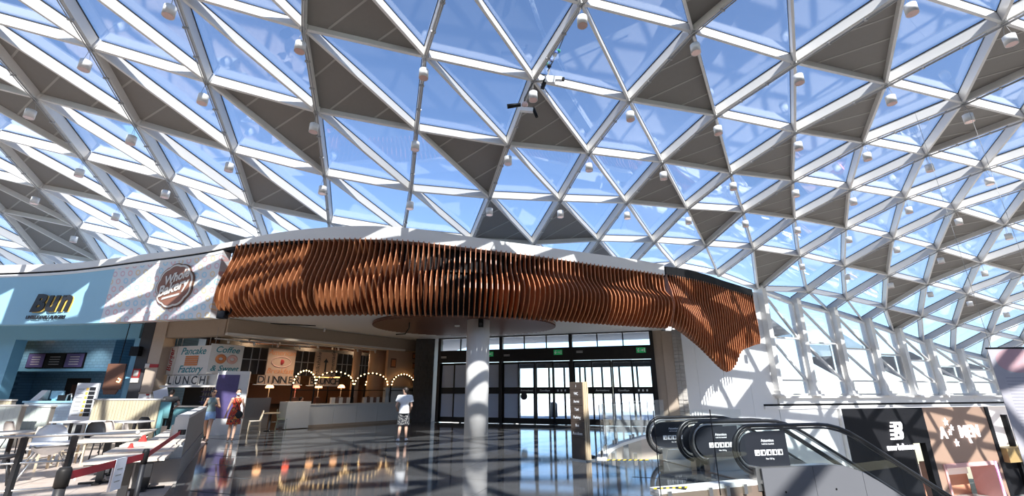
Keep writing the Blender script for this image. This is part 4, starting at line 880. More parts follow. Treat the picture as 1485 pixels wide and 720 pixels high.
# track lights under the diner ceiling, spots on the soffit
for a, b, d, z in ((310, 450, -.9, 3.86), (445, 557, -.9, 3.96), (336, 500, -2.2, 4.1)):
    s0, s1 = D.pix(a, 500, d)[0], D.pix(b, 500, d)[0]; obj('track_rail', MB().bar(D.pt(s0, z, d), D.pt(s1, z, d), .06, .05), M['lamp_white'], sw)
    for k in range(4):
        s = s0 + (s1 - s0) * (k + .5) / 4; obj('track_spot', MB().tube([D.pt(s, z - .03, d), D.pt(s, z - .16, d + .05)], .045, 8), M['lamp_white'], sw)
for i, px in enumerate((365, 403, 437, 471)):
    p = at(px, 470 + i * 2.3, ZB + .05); t = thing('soffit_spot', 'small white soffit spot, %s from the left over the diner front' % ORD[i], 'lamp', (p.x, p.y, ZB - .13), 'soffit spots')
    obj('body', MB().tube([(p.x, p.y, ZB + .07), (p.x, p.y - .02, ZB - .12)], .045, 8), M['lamp_white'], t); obj('lens', MB().lathe((p.x, p.y - .02, ZB - .135), [(.035, 0), (.035, .02)], 8), M['lamp_pink'], t)
def add_spot(loc, e, col=(1, .86, .70)):
    l = bpy.data.lights.new('soffit_and_fill_lamp', 'SPOT'); l.spot_size = 2.1; l.spot_blend = .8; l.energy = e; l.color = col; l.shadow_soft_size = .1; lo = bpy.data.objects.new('soffit_and_fill_lamp', l); COL.objects.link(lo); lo.location = loc
for px in (365, 403, 437, 471):
    p = at(px, 471, ZB + .05); add_spot((p.x, p.y, ZB - .18), 110)
add_spot((dl.x, 20.5, dc.z - .12), 110)
for s in (5, 9, 13): add_spot(BP.pt(s, 4.2, -1.2), 60, (1, .95, .9))  # spots added to brighten the blue shop, no fittings there
gv = thing('soffit_grille', 'narrow dark slotted grille in the soffit between the small spots', 'grille', at(430, 473, ZB + .04))
a, b = at(392, 469.5, ZB + .04), at(458, 473, ZB + .04); obj('slot', MB().bar(a, b, .12, .03), M['black'], gv)
fl_ = thing('floodlight', 'black bracket floodlight under the left end of the timber fins', 'floodlight', atY(324, 452, 16.9))
c = atY(323, 457, 16.8); obj('body', MB().box(c.x - .15, c.x + .15, c.y - .12, c.y + .12, c.z - .14, c.z + .14), M['black'], fl_); obj('lens', MB().box(c.x - .12, c.x + .12, c.y - .13, c.y - .12, c.z - .11, c.z + .11), M['gasket'], fl_); obj('bracket', MB().tube([c + Vector((.15, 0, 0)), c + Vector((.27, 0, .05)), (c.x + .3, c.y, ZB + .1)], .03, 6), M['black'], fl_)
hook = atY(590, 474, 19.6); hk = tag(obj('loose_cable', MB().tube([(hook.x + .1, 19.6, ZB - .08), (hook.x + .1, 19.6, ZB - .35), (hook.x - .05, 19.6, ZB - .6), (hook.x - .45, 19.6, ZB - .62)], .025, 6), M['black']), 'black loose cable curling down from the timber disc', 'cable')

# blue burger shop
bs = structure('wall_burger_shop'); b0 = -1
obj('header', MB().pbox(BP, b0, 16.9, 3.98, BH_, -.5, .0), M['blue_dark'], bs)
s_p = BP.pix(198, 520)[0]; s_q = BP.pix(165, 520)[0]
obj('post', MB().pbox(BP, s_p - .30, s_p + .1, 0, 3.98, -.5, 0), M['blue_dark'], bs); obj('post', MB().pbox(BP, s_q - .2, s_q + .12, 0, 3.98, -1.6, -1.2), M['blue_dark'], bs)
obj('left_post', MB().pbox(BP, BP.pix(2, 520)[0] - .5, BP.pix(14, 520)[0], 0, 3.98, -.5, 0), M['blue_dark'], bs)
obj('back_wall', MB().pbox(BP, b0, 16.9, 0, BH_, -3.6, -3.4), M['blue_tile'], bs); obj('shop_ceiling', MB().pbox(BP, b0, 16.9, 4.3, 4.4, -3.4, -.5), M['blue_dark'], bs)
u0, u1 = BP.pix(14, 520, -2)[0], BP.pix(162, 520, -2)[0]
obj('tiled_canopy', MB().pbox(BP, u0, u1, 2.72, 4.3, -3.4, -2), M['blue_tile'], bs); obj('canopy_lip', MB().pbox(BP, u0, u1, 2.62, 2.74, -3.4, -1.9), M['blue_dark'], bs); obj('side_wall', MB().pbox(BP, u0 - .2, u0 + .02, 0, 4.3, -3.4, -.5), M['blue_tile'], bs); obj('side_wall', MB().pbox(BP, 16.7, 16.9, 0, 4.3, -3.4, -.5), M['blue_tile'], bs)
for i, (p0, p1, m, lab) in enumerate(((39, 64, 'purple', 'left purple menu screen on the tiled canopy of the blue shop'), (65, 93, 'black', 'middle black menu screen between two purple ones'), (94, 121, 'purple', 'right purple menu screen on the tiled canopy of the blue shop'))):
    s0, s1 = BP.pix(p0, 522, -1.9)[0], BP.pix(p1, 522, -1.9)[0]; t = thing('menu_screen', lab, 'screen', BP.pt((s0 + s1) / 2, 2.8, -1.95)); obj('case', MB().pbox(BP, s0, s1, 2.78, 3.52, -2.0, -1.92), M['black'], t); obj('display', MB().pbox(BP, s0 + .03, s1 - .03, 2.82, 3.48, -1.92, -1.91), M[m], t)
    for k in range(4): obj('menu_line', MB().pbox(BP, s0 + .25, s1 - .25, 2.95 + k * .12, 2.98 + k * .12, -1.91, -1.905), M['sign_cream'] if m == 'purple' else M['grey_metal'], t)
s0, z0 = BP.pix(10, 565, -3.3); s1, z1 = BP.pix(48, 542, -3.3)
pt_ = thing('poster', 'grey poster with three burgers on the blue tiled wall', 'poster', BP.pt((s0 + s1) / 2, z0, -3.38)); obj('sheet', MB().pbox(BP, s0, s1, z0, z1, -3.4, -3.36), M['poster_grey'], pt_)
for k in range(3): obj('burger', MB().lathe(BP.pt(s0 + (s1 - s0) * (.25 + .28 * k), z0 + .2, -3.35), [(.001, -.1), (.2, -.08), (.2, .08), (.001, .18)], 12, ax=(1, .1)), M['brown_print'], pt_)
s0, z0 = BP.pix(86, 583, -3.3); s1, z1 = BP.pix(130, 549, -3.3); obj('painted_kitchen_opening', MB().pbox(BP, s0, s1, .9, z1, -3.42, -3.37), M['dark_void'], bs); obj('painted_kitchen_glow', MB().pbox(BP, s0 + .4, s0 + .9, 1.2, 2.0, -3.37, -3.36), M['brown_print'], bs)  # flat sheets: dark painted for unlit depth, brown for the warm glow
s0, s1 = BP.pix(33, 590, .3)[0], BP.pix(160, 590, .3)[0]
ct = thing('service_counter', 'pale blue tiled counter in front of the blue burger shop', 'counter', BP.pt((s0 + s1) / 2, 0, .0)); obj('front', MB().pbox(BP, s0, s1, 0, 1.17, -.5, .28), M['white_tile'], ct); obj('top', MB().pbox(BP, s0 - .05, s1 + .05, 1.17, 1.25, -.55, .34), M['blue'], ct)
s, z = BP.pix(61, 574, 0); rg = thing('cash_register', 'white till tilted on the pale blue counter', 'till', BP.pt(s, 1.25, 0)); obj('body', MB().hexa([BP.pt(s - .3, 1.25, .2), BP.pt(s + .1, 1.25, .2), BP.pt(s + .1, 1.25, -.2), BP.pt(s - .3, 1.25, -.2), BP.pt(s - .02, 1.7, .05), BP.pt(s + .3, 1.7, .05), BP.pt(s + .3, 1.7, -.05), BP.pt(s - .02, 1.7, -.05)]), M['white_paint'], rg); obj('keypad', MB().pbox(BP, s + .1, s + .3, 1.25, 1.32, .0, .2), M['grey_metal'], rg)
s, z = BP.pix(77, 576, 0); s += .18; mo = thing('till_monitor', 'pale blue monitor back beside the white till', 'monitor', BP.pt(s, 1.25, 0)); obj('screen', MB().pbox(BP, s - .3, s + .3, 1.33, 1.68, -.05, .02), M['blue'], mo); obj('stand', MB().pbox(BP, s - .1, s + .1, 1.25, 1.34, -.1, .1), M['blue_dark'], mo)
s, z = BP.pix(97, 577, 0); cm = thing('juice_press', 'black counter appliance with chrome hoop handle', 'appliance', BP.pt(s, 1.25, 0)); obj('body', MB().pbox(BP, s - .35, s + .1, 1.25, 1.5, -.2, .1), M['black'], cm); obj('hoop', MB().tube([BP.pt(s + .1, 1.25, .1), BP.pt(s + .12, 1.5, .1), BP.pt(s + .3, 1.55, .1), BP.pt(s + .38, 1.25, .1)], .03, 6), M['steel'], cm)
# far left edge: a dark shop with warm lamps
obj('dark_shop', MB().pbox(BP, -8, BP.pix(2, 520)[0] - .5, 0, 3.98, -1.2, -1), M['brown_print'], bs)
for k in range(3):
    s, z = BP.pix(4 + k * 3.5, 488, -.9); obj('warm_lamp', MB().pbox(BP, s - .12, s + .12, z - .06, z + .06, -1.0, -.9), M['lit_shelf'], bs)
# dark pier and beige pier between the shops
pr_ = structure('wall_pier'); a, b = atY(204.5, 490, 20.5), atY(221, 490, 20.5)
obj('dark_pier', MB().box(a.x, b.x, 20.5, 21.2, 0, BH_), M['charcoal'], pr_)
a2, b2 = atY(222, 490, 20.3), atY(239, 490, 20.3)
obj('beige_pier', MB().box(a2.x, b2.x, 20.3, 21, 1.62, BH_), M['beige_wall'], pr_); obj('white_pier', MB().box(a2.x, b2.x, 20.28, 21, 0, 1.55), M['white_paint'], pr_); obj('pier_band', MB().box(a2.x - .02, b2.x + .02, 20.26, 21, 1.55, 1.62), M['tan'], pr_)
c = atY(196, 545, 20.45); t = thing('notice', 'red and white notice on the dark pier', 'notice', c); obj('red_sheet', MB().box(c.x - .17, c.x + .17, 20.46, 20.5, c.z - .1, c.z + .28), M['red_print'], t); obj('pale_disc', MB().lathe((c.x, 20.455, c.z + .09), [(.11, -.13), (.11, .13)], 14, ax=(1, .05)), M['sign_cream'], t); obj('white_sheet', MB().box(c.x - .17, c.x + .17, 20.46, 20.5, c.z - .3, c.z - .11), M['sign_cream'], t)
c = atY(200, 510, 20.35); t = thing('wall_speaker', 'black speaker on the upper part of the dark pier', 'speaker', c); obj('cabinet', MB().box(c.x - .26, c.x + .12, 20.22, 20.46, c.z - .2, c.z + .2), M['black'], t); obj('bracket', MB().box(c.x - .05, c.x + .05, 20.4, 20.52, c.z - .06, c.z + .06), M['grey_metal'], t)
c = atY(221, 531, 20.28); t = thing('notice', 'narrow red label high on the beige pier', 'notice', c); obj('label_strip', MB().box(c.x - .22, c.x + .26, 20.27, 20.3, c.z - .07, c.z + .07), M['red_print'], t); obj('disc', MB().lathe((c.x - .22, 20.268, c.z), [(.1, -.1), (.1, .1)], 12, ax=(1, .05)), M['sign_cream'], t)
for y, lab in ((572, 'upper small red pictogram on the white lower pier'), (580, 'lower small red pictogram on the white lower pier')):
    c = atY(213.5, y, 20.24); tag(obj('pictogram', MB().lathe((c.x, 20.27, c.z), [(.07, -.06), (.07, .06)], 10, ax=(1, .1)), M['red_print']), lab, 'notice')
# hanging brown board
c0, c1 = atY(172, 528, 20.2), atY(172, 569, 20.2); hb = thing('hanging_board', 'dark brown hanging board with a glowing orange squiggle beside the dark pier', 'board', (c0.x, 20.2, c1.z))
obj('board', MB().box(c0.x - .42, c0.x + .36, 20.17, 20.22, c1.z + .1, c0.z).prism([(c0.x - .3, 20.17, c1.z - .1), (c0.x + .2, 20.17, c1.z - .1), (c0.x + .3, 20.17, c1.z + .12), (c0.x - .38, 20.17, c1.z + .12)], (0, .05, 0)), M['brown_print'], hb)
obj('cord', MB().tube([(c0.x + .02, 20.2, c0.z), (c0.x + .05, 20.2, BH_)], .018, 5), M['black'], hb)
obj('glowing_squiggle', MB().tube([(c0.x + .2, 20.15, c0.z - .62), (c0.x + .3, 20.15, c0.z - .66), (c0.x + .26, 20.15, c0.z - .78), (c0.x + .16, 20.15, c0.z - .74)], .03, 5), M['shade_glow'], hb)

# lettering on the bulkhead
def fplane(pxa, pxb):
    a, b = fpoint(pxa)[0], fpoint(pxb)[0]; return Plane((a.x, a.y), (b.x, b.y))
FB = fplane(46, 108); w = FB.len; zc = FB.pix(77, 442)[1]
sc_ = FB.pix(77, 442)[0]
bun = thing('shop_sign', 'black and yellow slanted BUN letters on the blue bulkhead', 'sign', FB.pt(w / 2, zc - .4, 0)); M['yellow_print'] = mat('yellow_print', (.85, .55, .12), .5)
zl = zc + .02
for ch, ds, sz, sx in (('B', -.63, 1.0, .98), ('u', -.02, 1.33, .80), ('n', .58, 1.33, .80)):
    zz = zl + (.0 if ch == 'B' else .115)
    text('lettering_edge', ch, sz, FB, sc_ + ds + .07, zz - .03, .03, M['yellow_print'], bun, shear=.22, bold=.04, ext=.015, sx=sx)
    text('lettering', ch, sz, FB, sc_ + ds, zz, .07, M['black_print'], bun, shear=.22, bold=.05, ext=.02, sx=sx)
sb = tag(text('lettering', 'UNBELIEVABLE BURGERS', .20, FB, sc_ - .12, zc - .56, .05, M['black_print'], bun, shear=.2, bold=.008, ext=.01, sx=.80))
FB2 = fplane(228, 282); w = FB2.len; cz = FB2.pix(255, 415)[1]; cs_ = FB2.pix(255, 415)[0]
bk = thing('shop_sign', 'brown scalloped badge with cream script on the doughnut printed bulkhead', 'sign', FB2.pt(cs_, cz - .9, .05))
def badge(r, d0, d1, m, nm):
    P = [];
    for k in range(72):
        q = 2 * math.pi * k / 72; rad = r * (1 + .06 * abs(math.sin(q * 4.5))); P.append(FB2.pt(cs_ + math.cos(q) * rad, cz + math.sin(q) * rad * .98, d0))
    obj(nm, MB().prism(P, FB2.n * (d1 - d0)), M[m], bk)
badge(.92, .02, .06, 'brown_print', 'badge_edge'); badge(.87, .06, .08, 'sign_cream', 'badge_rim')
M['mid_brown'] = mat('mid_brown', (.26, .11, .07), .6); badge(.79, .08, .10, 'mid_brown', 'badge_face')
text('lettering', 'Whole', .52, FB2, cs_ + .08, cz + .33, .12, M['sign_cream'], bk, shear=.3, bold=.014, ext=.012, roll=.22, sx=.85)
text('lettering', 'Bakery', .60, FB2, cs_, cz - .10, .12, M['sign_cream'], bk, shear=.3, bold=.016, ext=.012, roll=.22, sx=.88)
obj('ribbon', MB().prism([FB2.pt(cs_ - .45, cz - .58, .10), FB2.pt(cs_ + .4, cz - .42, .10), FB2.pt(cs_ + .42, cz - .34, .10), FB2.pt(cs_ - .42, cz - .49, .10)], FB2.n * .02), M['sign_cream'], bk)

# ------------------------------------------------------------------ seating area
M['bench_board'] = wood_mat('bench_board', (.26, .235, .205), (.36, .325, .285), 3, .5); M['bench_grey'] = mat('bench_plinth', (.30, .275, .25), .6); M['bench_end'] = mat('pale_bench_cap', (.62, .60, .56), .5)
M['tan_board'] = wood_mat('tan_board', (.50, .42, .27), (.62, .54, .38), 3, .5); M['cushion'] = mat('cream_cushion', (.68, .60, .52), .7, bump=.2); M['table_wood'] = wood_mat('pale_table_wood', (.66, .56, .45), (.76, .67, .56), 3, .4, (1, 8, 8))
M['ash'] = wood_mat('ash_wood', (.62, .50, .34), (.72, .60, .44), 4, .45); M['table_white'] = mat('white_table_top', (.80, .78, .76), .35); M['black_plastic'] = mat('black_plastic', (.02, .02, .022), .35); M['white_plastic'] = mat('white_plastic', (.86, .86, .86), .3, var=.01)
M['belt_red'] = mat('red_belt', (.42, .03, .04), .6); M['paper'] = mat('paper', (.85, .86, .90), .6, var=.01); M['red_plastic'] = mat('red_plastic', (.65, .06, .05), .4); M['sage'] = mat('sage_panel', (.60, .64, .58), .5)
dv0, dv1 = Vector((-6.42, 9.35, 0)), Vector((-9.86, 15.2, 0)); DV = Plane((dv1.x, dv1.y), (dv0.x, dv0.y))    # its n side looks left, away from the aisle
if DV.n.x > 0: pass
dvl = DV.len; sg = 1 if DV.n.x < 0 else -1                  # sg*d > 0: towards the tables
ba = thing('banquette', 'long banquette with pale capped board divider running from the belt barrier to the women', 'bench', (dv0 + dv1) / 2)
def dbox(s0, s1, z0, z1, d0, d1): return MB().pbox(DV, s0, s1, z0, z1, min(sg * d0, sg * d1), max(sg * d0, sg * d1))
obj('plinth', dbox(0, dvl + .25, 0, .42, -.12, .85), M['bench_grey'], ba)
obj('core', dbox(0, dvl, .42, 1.12, -.06, .06), M['bench_grey'], ba); obj('cap', dbox(-.02, dvl + .03, 1.12, 1.18, -.10, .10), M['bench_end'], ba); obj('end_cap', dbox(dvl, dvl + .04, .42, 1.15, -.10, .12), M['bench_end'], ba)
n = 34
for k in range(n):
    w = dvl / n
    obj('board', dbox(k * w + .009, (k + 1) * w - .009, .42, 1.12, -.095, -.06), M['bench_board'], ba)
for k in range(4): w = (dvl + .2) / 4; obj('seat_cushion', dbox(k * w + .01, (k + 1) * w - .01, .42, .52, .08, .82), M['cushion'], ba)
obj('back_cushion', dbox(0, dvl, .55, 1.0, .06, .16), M['cushion'], ba)
# tan high backed bench and sage counter panels further back
def hb(px0, px1, py, Y, name, label, m, nb, zb=0.0, dx=0.0):
    a, b = atY(px0, py, Y), atY(px1, py, Y); t = thing(name, label, 'bench', ((a.x + b.x) / 2, Y, 0)); zt = (a.z + b.z) / 2
    obj('core', MB().box(a.x, b.x, Y + .03, Y + .18, 0, zt - .02), M['bench_grey'], t); obj('cap', MB().box(a.x - .02, b.x + .02, Y - .02, Y + .2, zt - .02, zt + .03), M['bench_end'], t); w = (b.x - a.x) / nb
    for k in range(nb): obj('board', MB().box(a.x + k * w + .004, a.x + (k + 1) * w - .004, Y, Y + .03, 0, zt - .02), M[m], t)
    obj('seat', MB().box(a.x + .1, b.x - .1, Y + .2, Y + .75, .0, .46), M['cushion'], t)
    return a, b, zt
a, b, zt = hb(137, 233, 580, 16.6, 'high_bench', 'high backed bench of upright tan boards in front of the blue shop', 'tan_board', 22)
tc = thing('end_screen', 'rounded teal screen at the right end of the tan high backed bench', 'screen', (b.x + .12, 16.6, 0)); obj('panel', MB().box(b.x + .03, b.x + .17, 16.62, 16.7, 0, zt - .35).lathe((b.x + .10, 16.66, zt - .35), [(.27, -.27), (.27, .27)], 18, ax=(1, .06)), M['teal'], tc)
hb(-40, 31, 589, 14.8, 'sage_bench', 'long sage green bench back at the left edge below the blue shop', 'sage', 10); hb(33, 74, 590, 15.6, 'sage_bench', 'short sage green bench back beside the pale blue counter', 'sage', 6)
hb(-6, 17, 581, 17.5, 'low_screen', 'low tan wooden screen behind the sage benches at the left edge', 'tan_board', 6)
# menu totem
a = atY(118, 612, 17.4); b = atY(143, 556, 17.4); mt = thing('menu_totem', 'tall white menu board with drink pictures beside the tan bench', 'menu board', (b.x - .3, 17.4, 0))
obj('panel', MB().box(b.x - .75, b.x + .05, 17.38, 17.46, .5, b.z), M['white_plastic'], mt); obj('foot_panel', MB().box(b.x - .85, b.x - .05, 17.36, 17.44, .0, .62), M['poster_grey'], mt); obj('dark_code_patch', MB().box(b.x - .35, b.x - .14, 17.35, 17.36, .2, .5), M['black_print'], mt)
for k in range(7):
    z = .78 + k * (b.z - .9) / 7; obj('drink_picture', MB().box(b.x - .24, b.x - .02, 17.365, 17.38, z, z + .12), M['black_print'], mt); obj('price_tag', MB().box(b.x - .36, b.x - .27, 17.365, 17.38, z + .01, z + .1), M['yellow_print'], mt); obj('menu_line', MB().box(b.x - .66, b.x - .44, 17.37, 17.38, z + .04, z + .06), M['grey_metal'], mt)
# tables: first one built, the rest copied
def make_table():
    t = thing('cafe_table', 'x', 'table'); obj('tabletop', MB().box(-.42, .42, -.42, .42, .725, .755), M['table_wood'], t, (0, 0, 0)); obj('rim', MB().box(-.40, .40, -.40, .40, .71, .725), M['black_plastic'], t)
    obj('pedestal', MB().box(-.05, .05, -.05, .05, .03, .71), M['black_plastic'], t); obj('foot', MB().box(-.28, .28, -.05, .05, 0, .03).box(-.05, .05, -.28, .28, 0, .029), M['black_plastic'], t); return t
tb = make_table(); uB = Vector((-.507, .862, 0)); base = Vector((-5.22, 6.72, 0)); ang = math.atan2(uB.y, uB.x)
TL = ['pale square table nearest the black belt post', 'pale square table second along the belt barrier', 'pale square table third along, at the near end of the banquette', 'pale square table fourth along, beside the banquette cushions', 'pale square table fifth along the banquette', 'pale square table last along the banquette, nearest the hatch']
for i in range(6):
    loc = base + uB * (1.12 * i) + Vector((-.72 * (i > 2), -.40 * (i > 2), .01))
    if i == 0: tb.location = loc; tb.rotation_euler = (0, 0, ang); tb['label'] = TL[0]; tb['group'] = 'square tables along the banquette'
    else: dup(tb, loc, ang, TL[i], 'square tables along the banquette')
p = at(20, 627, .75); rt = thing('round_table', 'round beige table at the left edge behind the steel rail', 'table', (p.x, p.y, 0)); obj('tabletop', MB().lathe((p.x, p.y, 0), [(.50, .72), (.52, .735), (.50, .755), (.001, .755)], 28), M['table_wood'], rt); obj('pedestal', MB().lathe((p.x, p.y, 0), [(.26, 0), (.26, .02), (.045, .05), (.045, .72)], 14), M['black_plastic'], rt)
p = at(150, 611, .78); wt = thing('long_table', 'long white topped table in front of the tan bench', 'table', (p.x, p.y, 0)); obj('tabletop', MB().box(p.x - 1.3, p.x + 1.3, p.y - .35, p.y + .35, .74, .78), M['table_white'], wt)
for sx in (-1, 1):
    for sy in (-1, 1): obj('leg', MB().box(p.x + sx * 1.2 - .03, p.x + sx * 1.2 + .03, p.y + sy * .28 - .03, p.y + sy * .28 + .03, 0, .74), M['black_plastic'], wt)
# chairs
def make_wood_chair():
    t = thing('wooden_chair', 'x', 'chair'); obj('seat', MB().box(-.21, .21, -.21, .21, .43, .46), M['cushion'], t)
    for sx in (-1, 1):
        obj('leg', MB().bar((sx * .19, -.19, 0), (sx * .18, -.18, .43), .035, .035), M['ash'], t); obj('leg', MB().bar((sx * .19, .23, 0), (sx * .18, .19, .45), .035, .035).bar((sx * .18, .19, .45), (sx * .18, .26, .84), .035, .03), M['ash'], t)
    for z in (.56, .66): obj('back_slat', MB().bar((-.18, .21 + (z - .45) * .17, z), (.18, .21 + (z - .45) * .17, z), .02, .05), M['ash'], t)
    obj('back_rail', MB().bar((-.19, .255, .82), (.19, .255, .82), .025, .09), M['ash'], t); obj('stretcher', MB().bar((-.18, -.19, .25), (-.18, .21, .25), .02, .02).bar((-.18, .0, .25), (.18, .0, .25), .02, .02).bar((.18, -.19, .25), (.18, .21, .25), .02, .02), M['ash'], t); return t
def shell_bm():
    mb = MB(); rows = [(-.24, .47, .20), (-.15, .44, .22), (.02, .43, .23), (.15, .46, .23), (.21, .55, .23), (.25, .68, .22), (.28, .80, .19), (.285, .86, .13)]; vs = []
    for y, z, w in rows:
        for k in range(7): q = (k - 3) / 3; vs.append((w * q, y - .05 * q * q * (z > .5), z + .05 * q * q * (z < .5)))
    n = len(vs); fs = []
    for i in range(len(rows) - 1):
        for k in range(6): fs.append((i * 7 + k, i * 7 + k + 1, i * 7 + k + 8, i * 7 + k + 7))
    vs2 = [(x, y + .012, z - .014) for x, y, z in vs]; fs2 = [tuple(reversed([q + n for q in f])) for f in fs]; rim = []
    b = [k for k in range(7)] + [i * 7 + 6 for i in range(1, len(rows))] + [(len(rows) - 1) * 7 + k for k in range(5, -1, -1)] + [i * 7 for i in range(len(rows) - 2, 0, -1)]
    for i in range(len(b)): j = (i + 1) % len(b); rim.append((b[i], b[j], b[j] + n, b[i] + n))
    return mb.add(vs + vs2, fs + fs2 + rim, 0, True)
def make_shell_chair(m, nm):
    t = thing('shell_chair', nm, 'chair'); obj('shell', shell_bm(), M[m], t)
    for sx in (-1, 1):
        for sy in (-1, 1): obj('leg', MB().tube([(sx * .21, sy * .21, 0), (sx * .13, sy * .12, .43)], .014, 6), M['black_plastic'], t)
    return t
wc = make_wood_chair(); bc = make_shell_chair('black_plastic', 'x'); cc = make_shell_chair('cushion', 'x'); used = set()
def put(kind, px, py, z, rz, label):
    proto = {'w': wc, 'b': bc, 'c': cc}[kind]; g = {'w': 'ash wood chairs', 'b': 'black shell chairs', 'c': 'cream shell chairs'}[kind]
    p = at(px, py, z) if not isinstance(px, Vector) else px
    loc = (p.x, p.y, .011)
    if kind not in used: used.add(kind); proto.location = loc; proto.rotation_euler = (0, 0, rz); proto['label'] = label; proto['group'] = g
    else: dup(proto, loc, rz, label, g)
put('b', 148, 617, .8, 1.2, 'black shell chair at the front side of the long white table')
put('w', 112, 620, .82, 2.6, 'ash chair with cream seat behind the round table and high chair')
put('b', Vector((-11.6, 15.4, 0)), 0, 0, 3.0, 'black shell chair at the right end of the long white table')
put('c', Vector((-9.55, 12.25, 0)), 0, 0, 2.0, 'cream shell chair between the long white table and the banquette')
put('c', 172, 613, .8, 2.8, 'cream shell chair beside the black one at the white table')
put('w', Vector((-10.3, 10.55, 0)), 0, 0, .3, 'ash chair beyond the steel rail, left of the white high chair')
put('b', 8, 636, .8, 2.3, 'black shell chair tucked at the round beige table on the left')
put('c', 30, 612, .84, 2.9, 'cream shell chair behind the round beige table')
# diner table set seen beside the grey half wall
q = at(367, 628, 0); put('w', Vector((q.x, q.y, 0)), 0, 0, -1.0, 'ash ladder chair in front of the grey tiled half wall'); q2 = at(389, 626, 0)
t = thing('diner_table', 'small round wooden table in front of the grey tiled half wall', 'table', (q2.x, q2.y, 0)); obj('tabletop', MB().lathe((q2.x, q2.y, 0), [(.36, .72), (.36, .76), (.001, .76)], 20), M['ash'], t); obj('pedestal', MB().lathe((q2.x, q2.y, 0), [(.2, 0), (.2, .02), (.04, .04), (.04, .72)], 10), M['black_plastic'], t)
M['green_chair'] = mat('sage_chair', (.30, .36, .28), .5); r0 = dup(wc, (0, 0, 0)); q3 = at(407, 623.5, 0); r0.location = (q3.x, q3.y, 0); r0.rotation_euler = (0, 0, 2.0); r0['label'] = 'greenish ladder chair on the far side of the small round diner table'; r0['group'] = 'ash wood chairs'
for ch in r0.children: ch.data = ch.data.copy(); ch.data.materials[0] = M['green_chair']
# white high chair
p = at(72, 650, .58); hc = thing('high_chair', 'white plastic high chair on splayed silver legs behind the steel rail', 'high chair', (p.x, p.y, 0)); c = Vector((p.x, p.y, 0)); ca_, sa_ = math.cos(.9), math.sin(.9)
def hp(x, y, z): return c + Vector((x * ca_ - y * sa_, x * sa_ + y * ca_, z))
mb = MB(); rows = [(-.30, .64, .24), (-.26, .52, .27), (-.06, .48, .28), (.15, .49, .28), (.23, .60, .27), (.28, .78, .25), (.31, .92, .20), (.315, .99, .11)]; vs = []; n0 = 7
for y, z, w in rows:
    for k in range(n0): qq = (k - 3) / 3; vs.append(hp(w * qq, y - .10 * qq * qq * (z > .55), z + .14 * qq * qq * (z < .6)))
fs = [(i * 7 + k, i * 7 + k + 1, i * 7 + k + 8, i * 7 + k + 7) for i in range(len(rows) - 1) for k in range(6)]; nn = len(vs)
mb.add(vs + [v + Vector((0, 0, -.03)) for v in vs], fs + [tuple(reversed([q + nn for q in f])) for f in fs], 0, True); obj('seat_shell', mb, M['white_plastic'], hc)
obj('tray', MB().prism([hp(-.32, -.46, .68), hp(.32, -.46, .68), hp(.34, -.18, .68), hp(-.34, -.18, .68)], (0, 0, .03)), M['white_plastic'], hc)
for sx in (-1, 1):
    for sy in (-1, 1): obj('leg', MB().tube([hp(sx * .42, sy * .44, 0.011), hp(sx * .17, sy * .17, .50)], .017, 8), M['steel'], hc); obj('foot_cap', MB().ball(hp(sx * .42, sy * .44, .022), .022, 8, 5), M['white_plastic'], hc)
# barriers
def post(name, label, x, y, h, r, m='black_plastic'):
    t = thing(name, label, 'barrier post', (x, y, 0)); obj('foot', MB().lathe((x, y, .006), [(.17, 0), (.17, .02), (.05, .05)], 18), M[m], t); obj('pole', MB().lathe((x, y, 0), [(r, .03), (r, h - .14)], 14), M[m], t); obj('belt_head', MB().lathe((x, y, 0), [(r * 1.25, h - .16), (r * 1.3, h - .03), (r, h)], 14), M['black'], t); return t
b1 = Vector((-4.02, 4.45, 0)); b2 = Vector((-4.30, 5.75, 0)); b3 = Vector((-6.26, 9.14, 0))
post('belt_post', 'thick black belt post nearest the viewer at the bottom left', b1.x, b1.y, .96, .042); post('belt_post', 'slim black and chrome belt post beside the pale tables', b2.x, b2.y, .97, .026, 'gasket')
wall_clip = obj('belt_clip', MB().box(b3.x - .05, b3.x + .05, b3.y - .02, b3.y + .06, .84, .93), M['black'], None); tag(wall_clip, 'small black belt clip on the near end of the banquette divider', 'clip')
bt = thing('barrier_belt', 'red barrier belt from the black posts to the banquette divider', 'belt', b2)
def belt(a, b, za, zb): return MB().hexa([Vector((a.x, a.y, za - .035)), Vector((a.x + .004, a.y, za - .035)), Vector((b.x + .004, b.y, zb - .035)), Vector((b.x, b.y, zb - .035)), Vector((a.x, a.y, za + .035)), Vector((a.x + .004, a.y, za + .035)), Vector((b.x + .004, b.y, zb + .035)), Vector((b.x, b.y, zb + .035))])
obj('webbing', belt(b1 + Vector((-.01, .05, 0)), b2 + Vector((0, -.03, 0)), .88, .89), M['belt_red'], bt); obj('webbing', belt(b2 + Vector((-.01, .03, 0)), b3 + Vector((0, -.02, 0)), .89, .885), M['belt_red'], bt)
nt_ = b1.lerp(b2, .63); no = thing('hung_notice', 'white printed sheet hung over the red barrier belt', 'notice', (nt_.x, nt_.y, .6)); dr = (b2 - b1).normalized(); PN = Plane((nt_.x - dr.x * .09, nt_.y - dr.y * .09), (nt_.x + dr.x * .09, nt_.y + dr.y * .09))
obj('sheet', MB().pbox(PN, 0, .19, .62, .93, -.012, -.008), M['paper'], no); obj('sheet', MB().pbox(PN, 0, .19, .62, .93, .010, .014), M['paper'], no); obj('fold', MB().pbox(PN, 0, .19, .925, .93, -.012, .014), M['paper'], no)
for k in range(3): obj('print_line', MB().pbox(PN, .04, .14, .70 + k * .06, .712 + k * .06, .014, .016), M['poster_grey'], no)
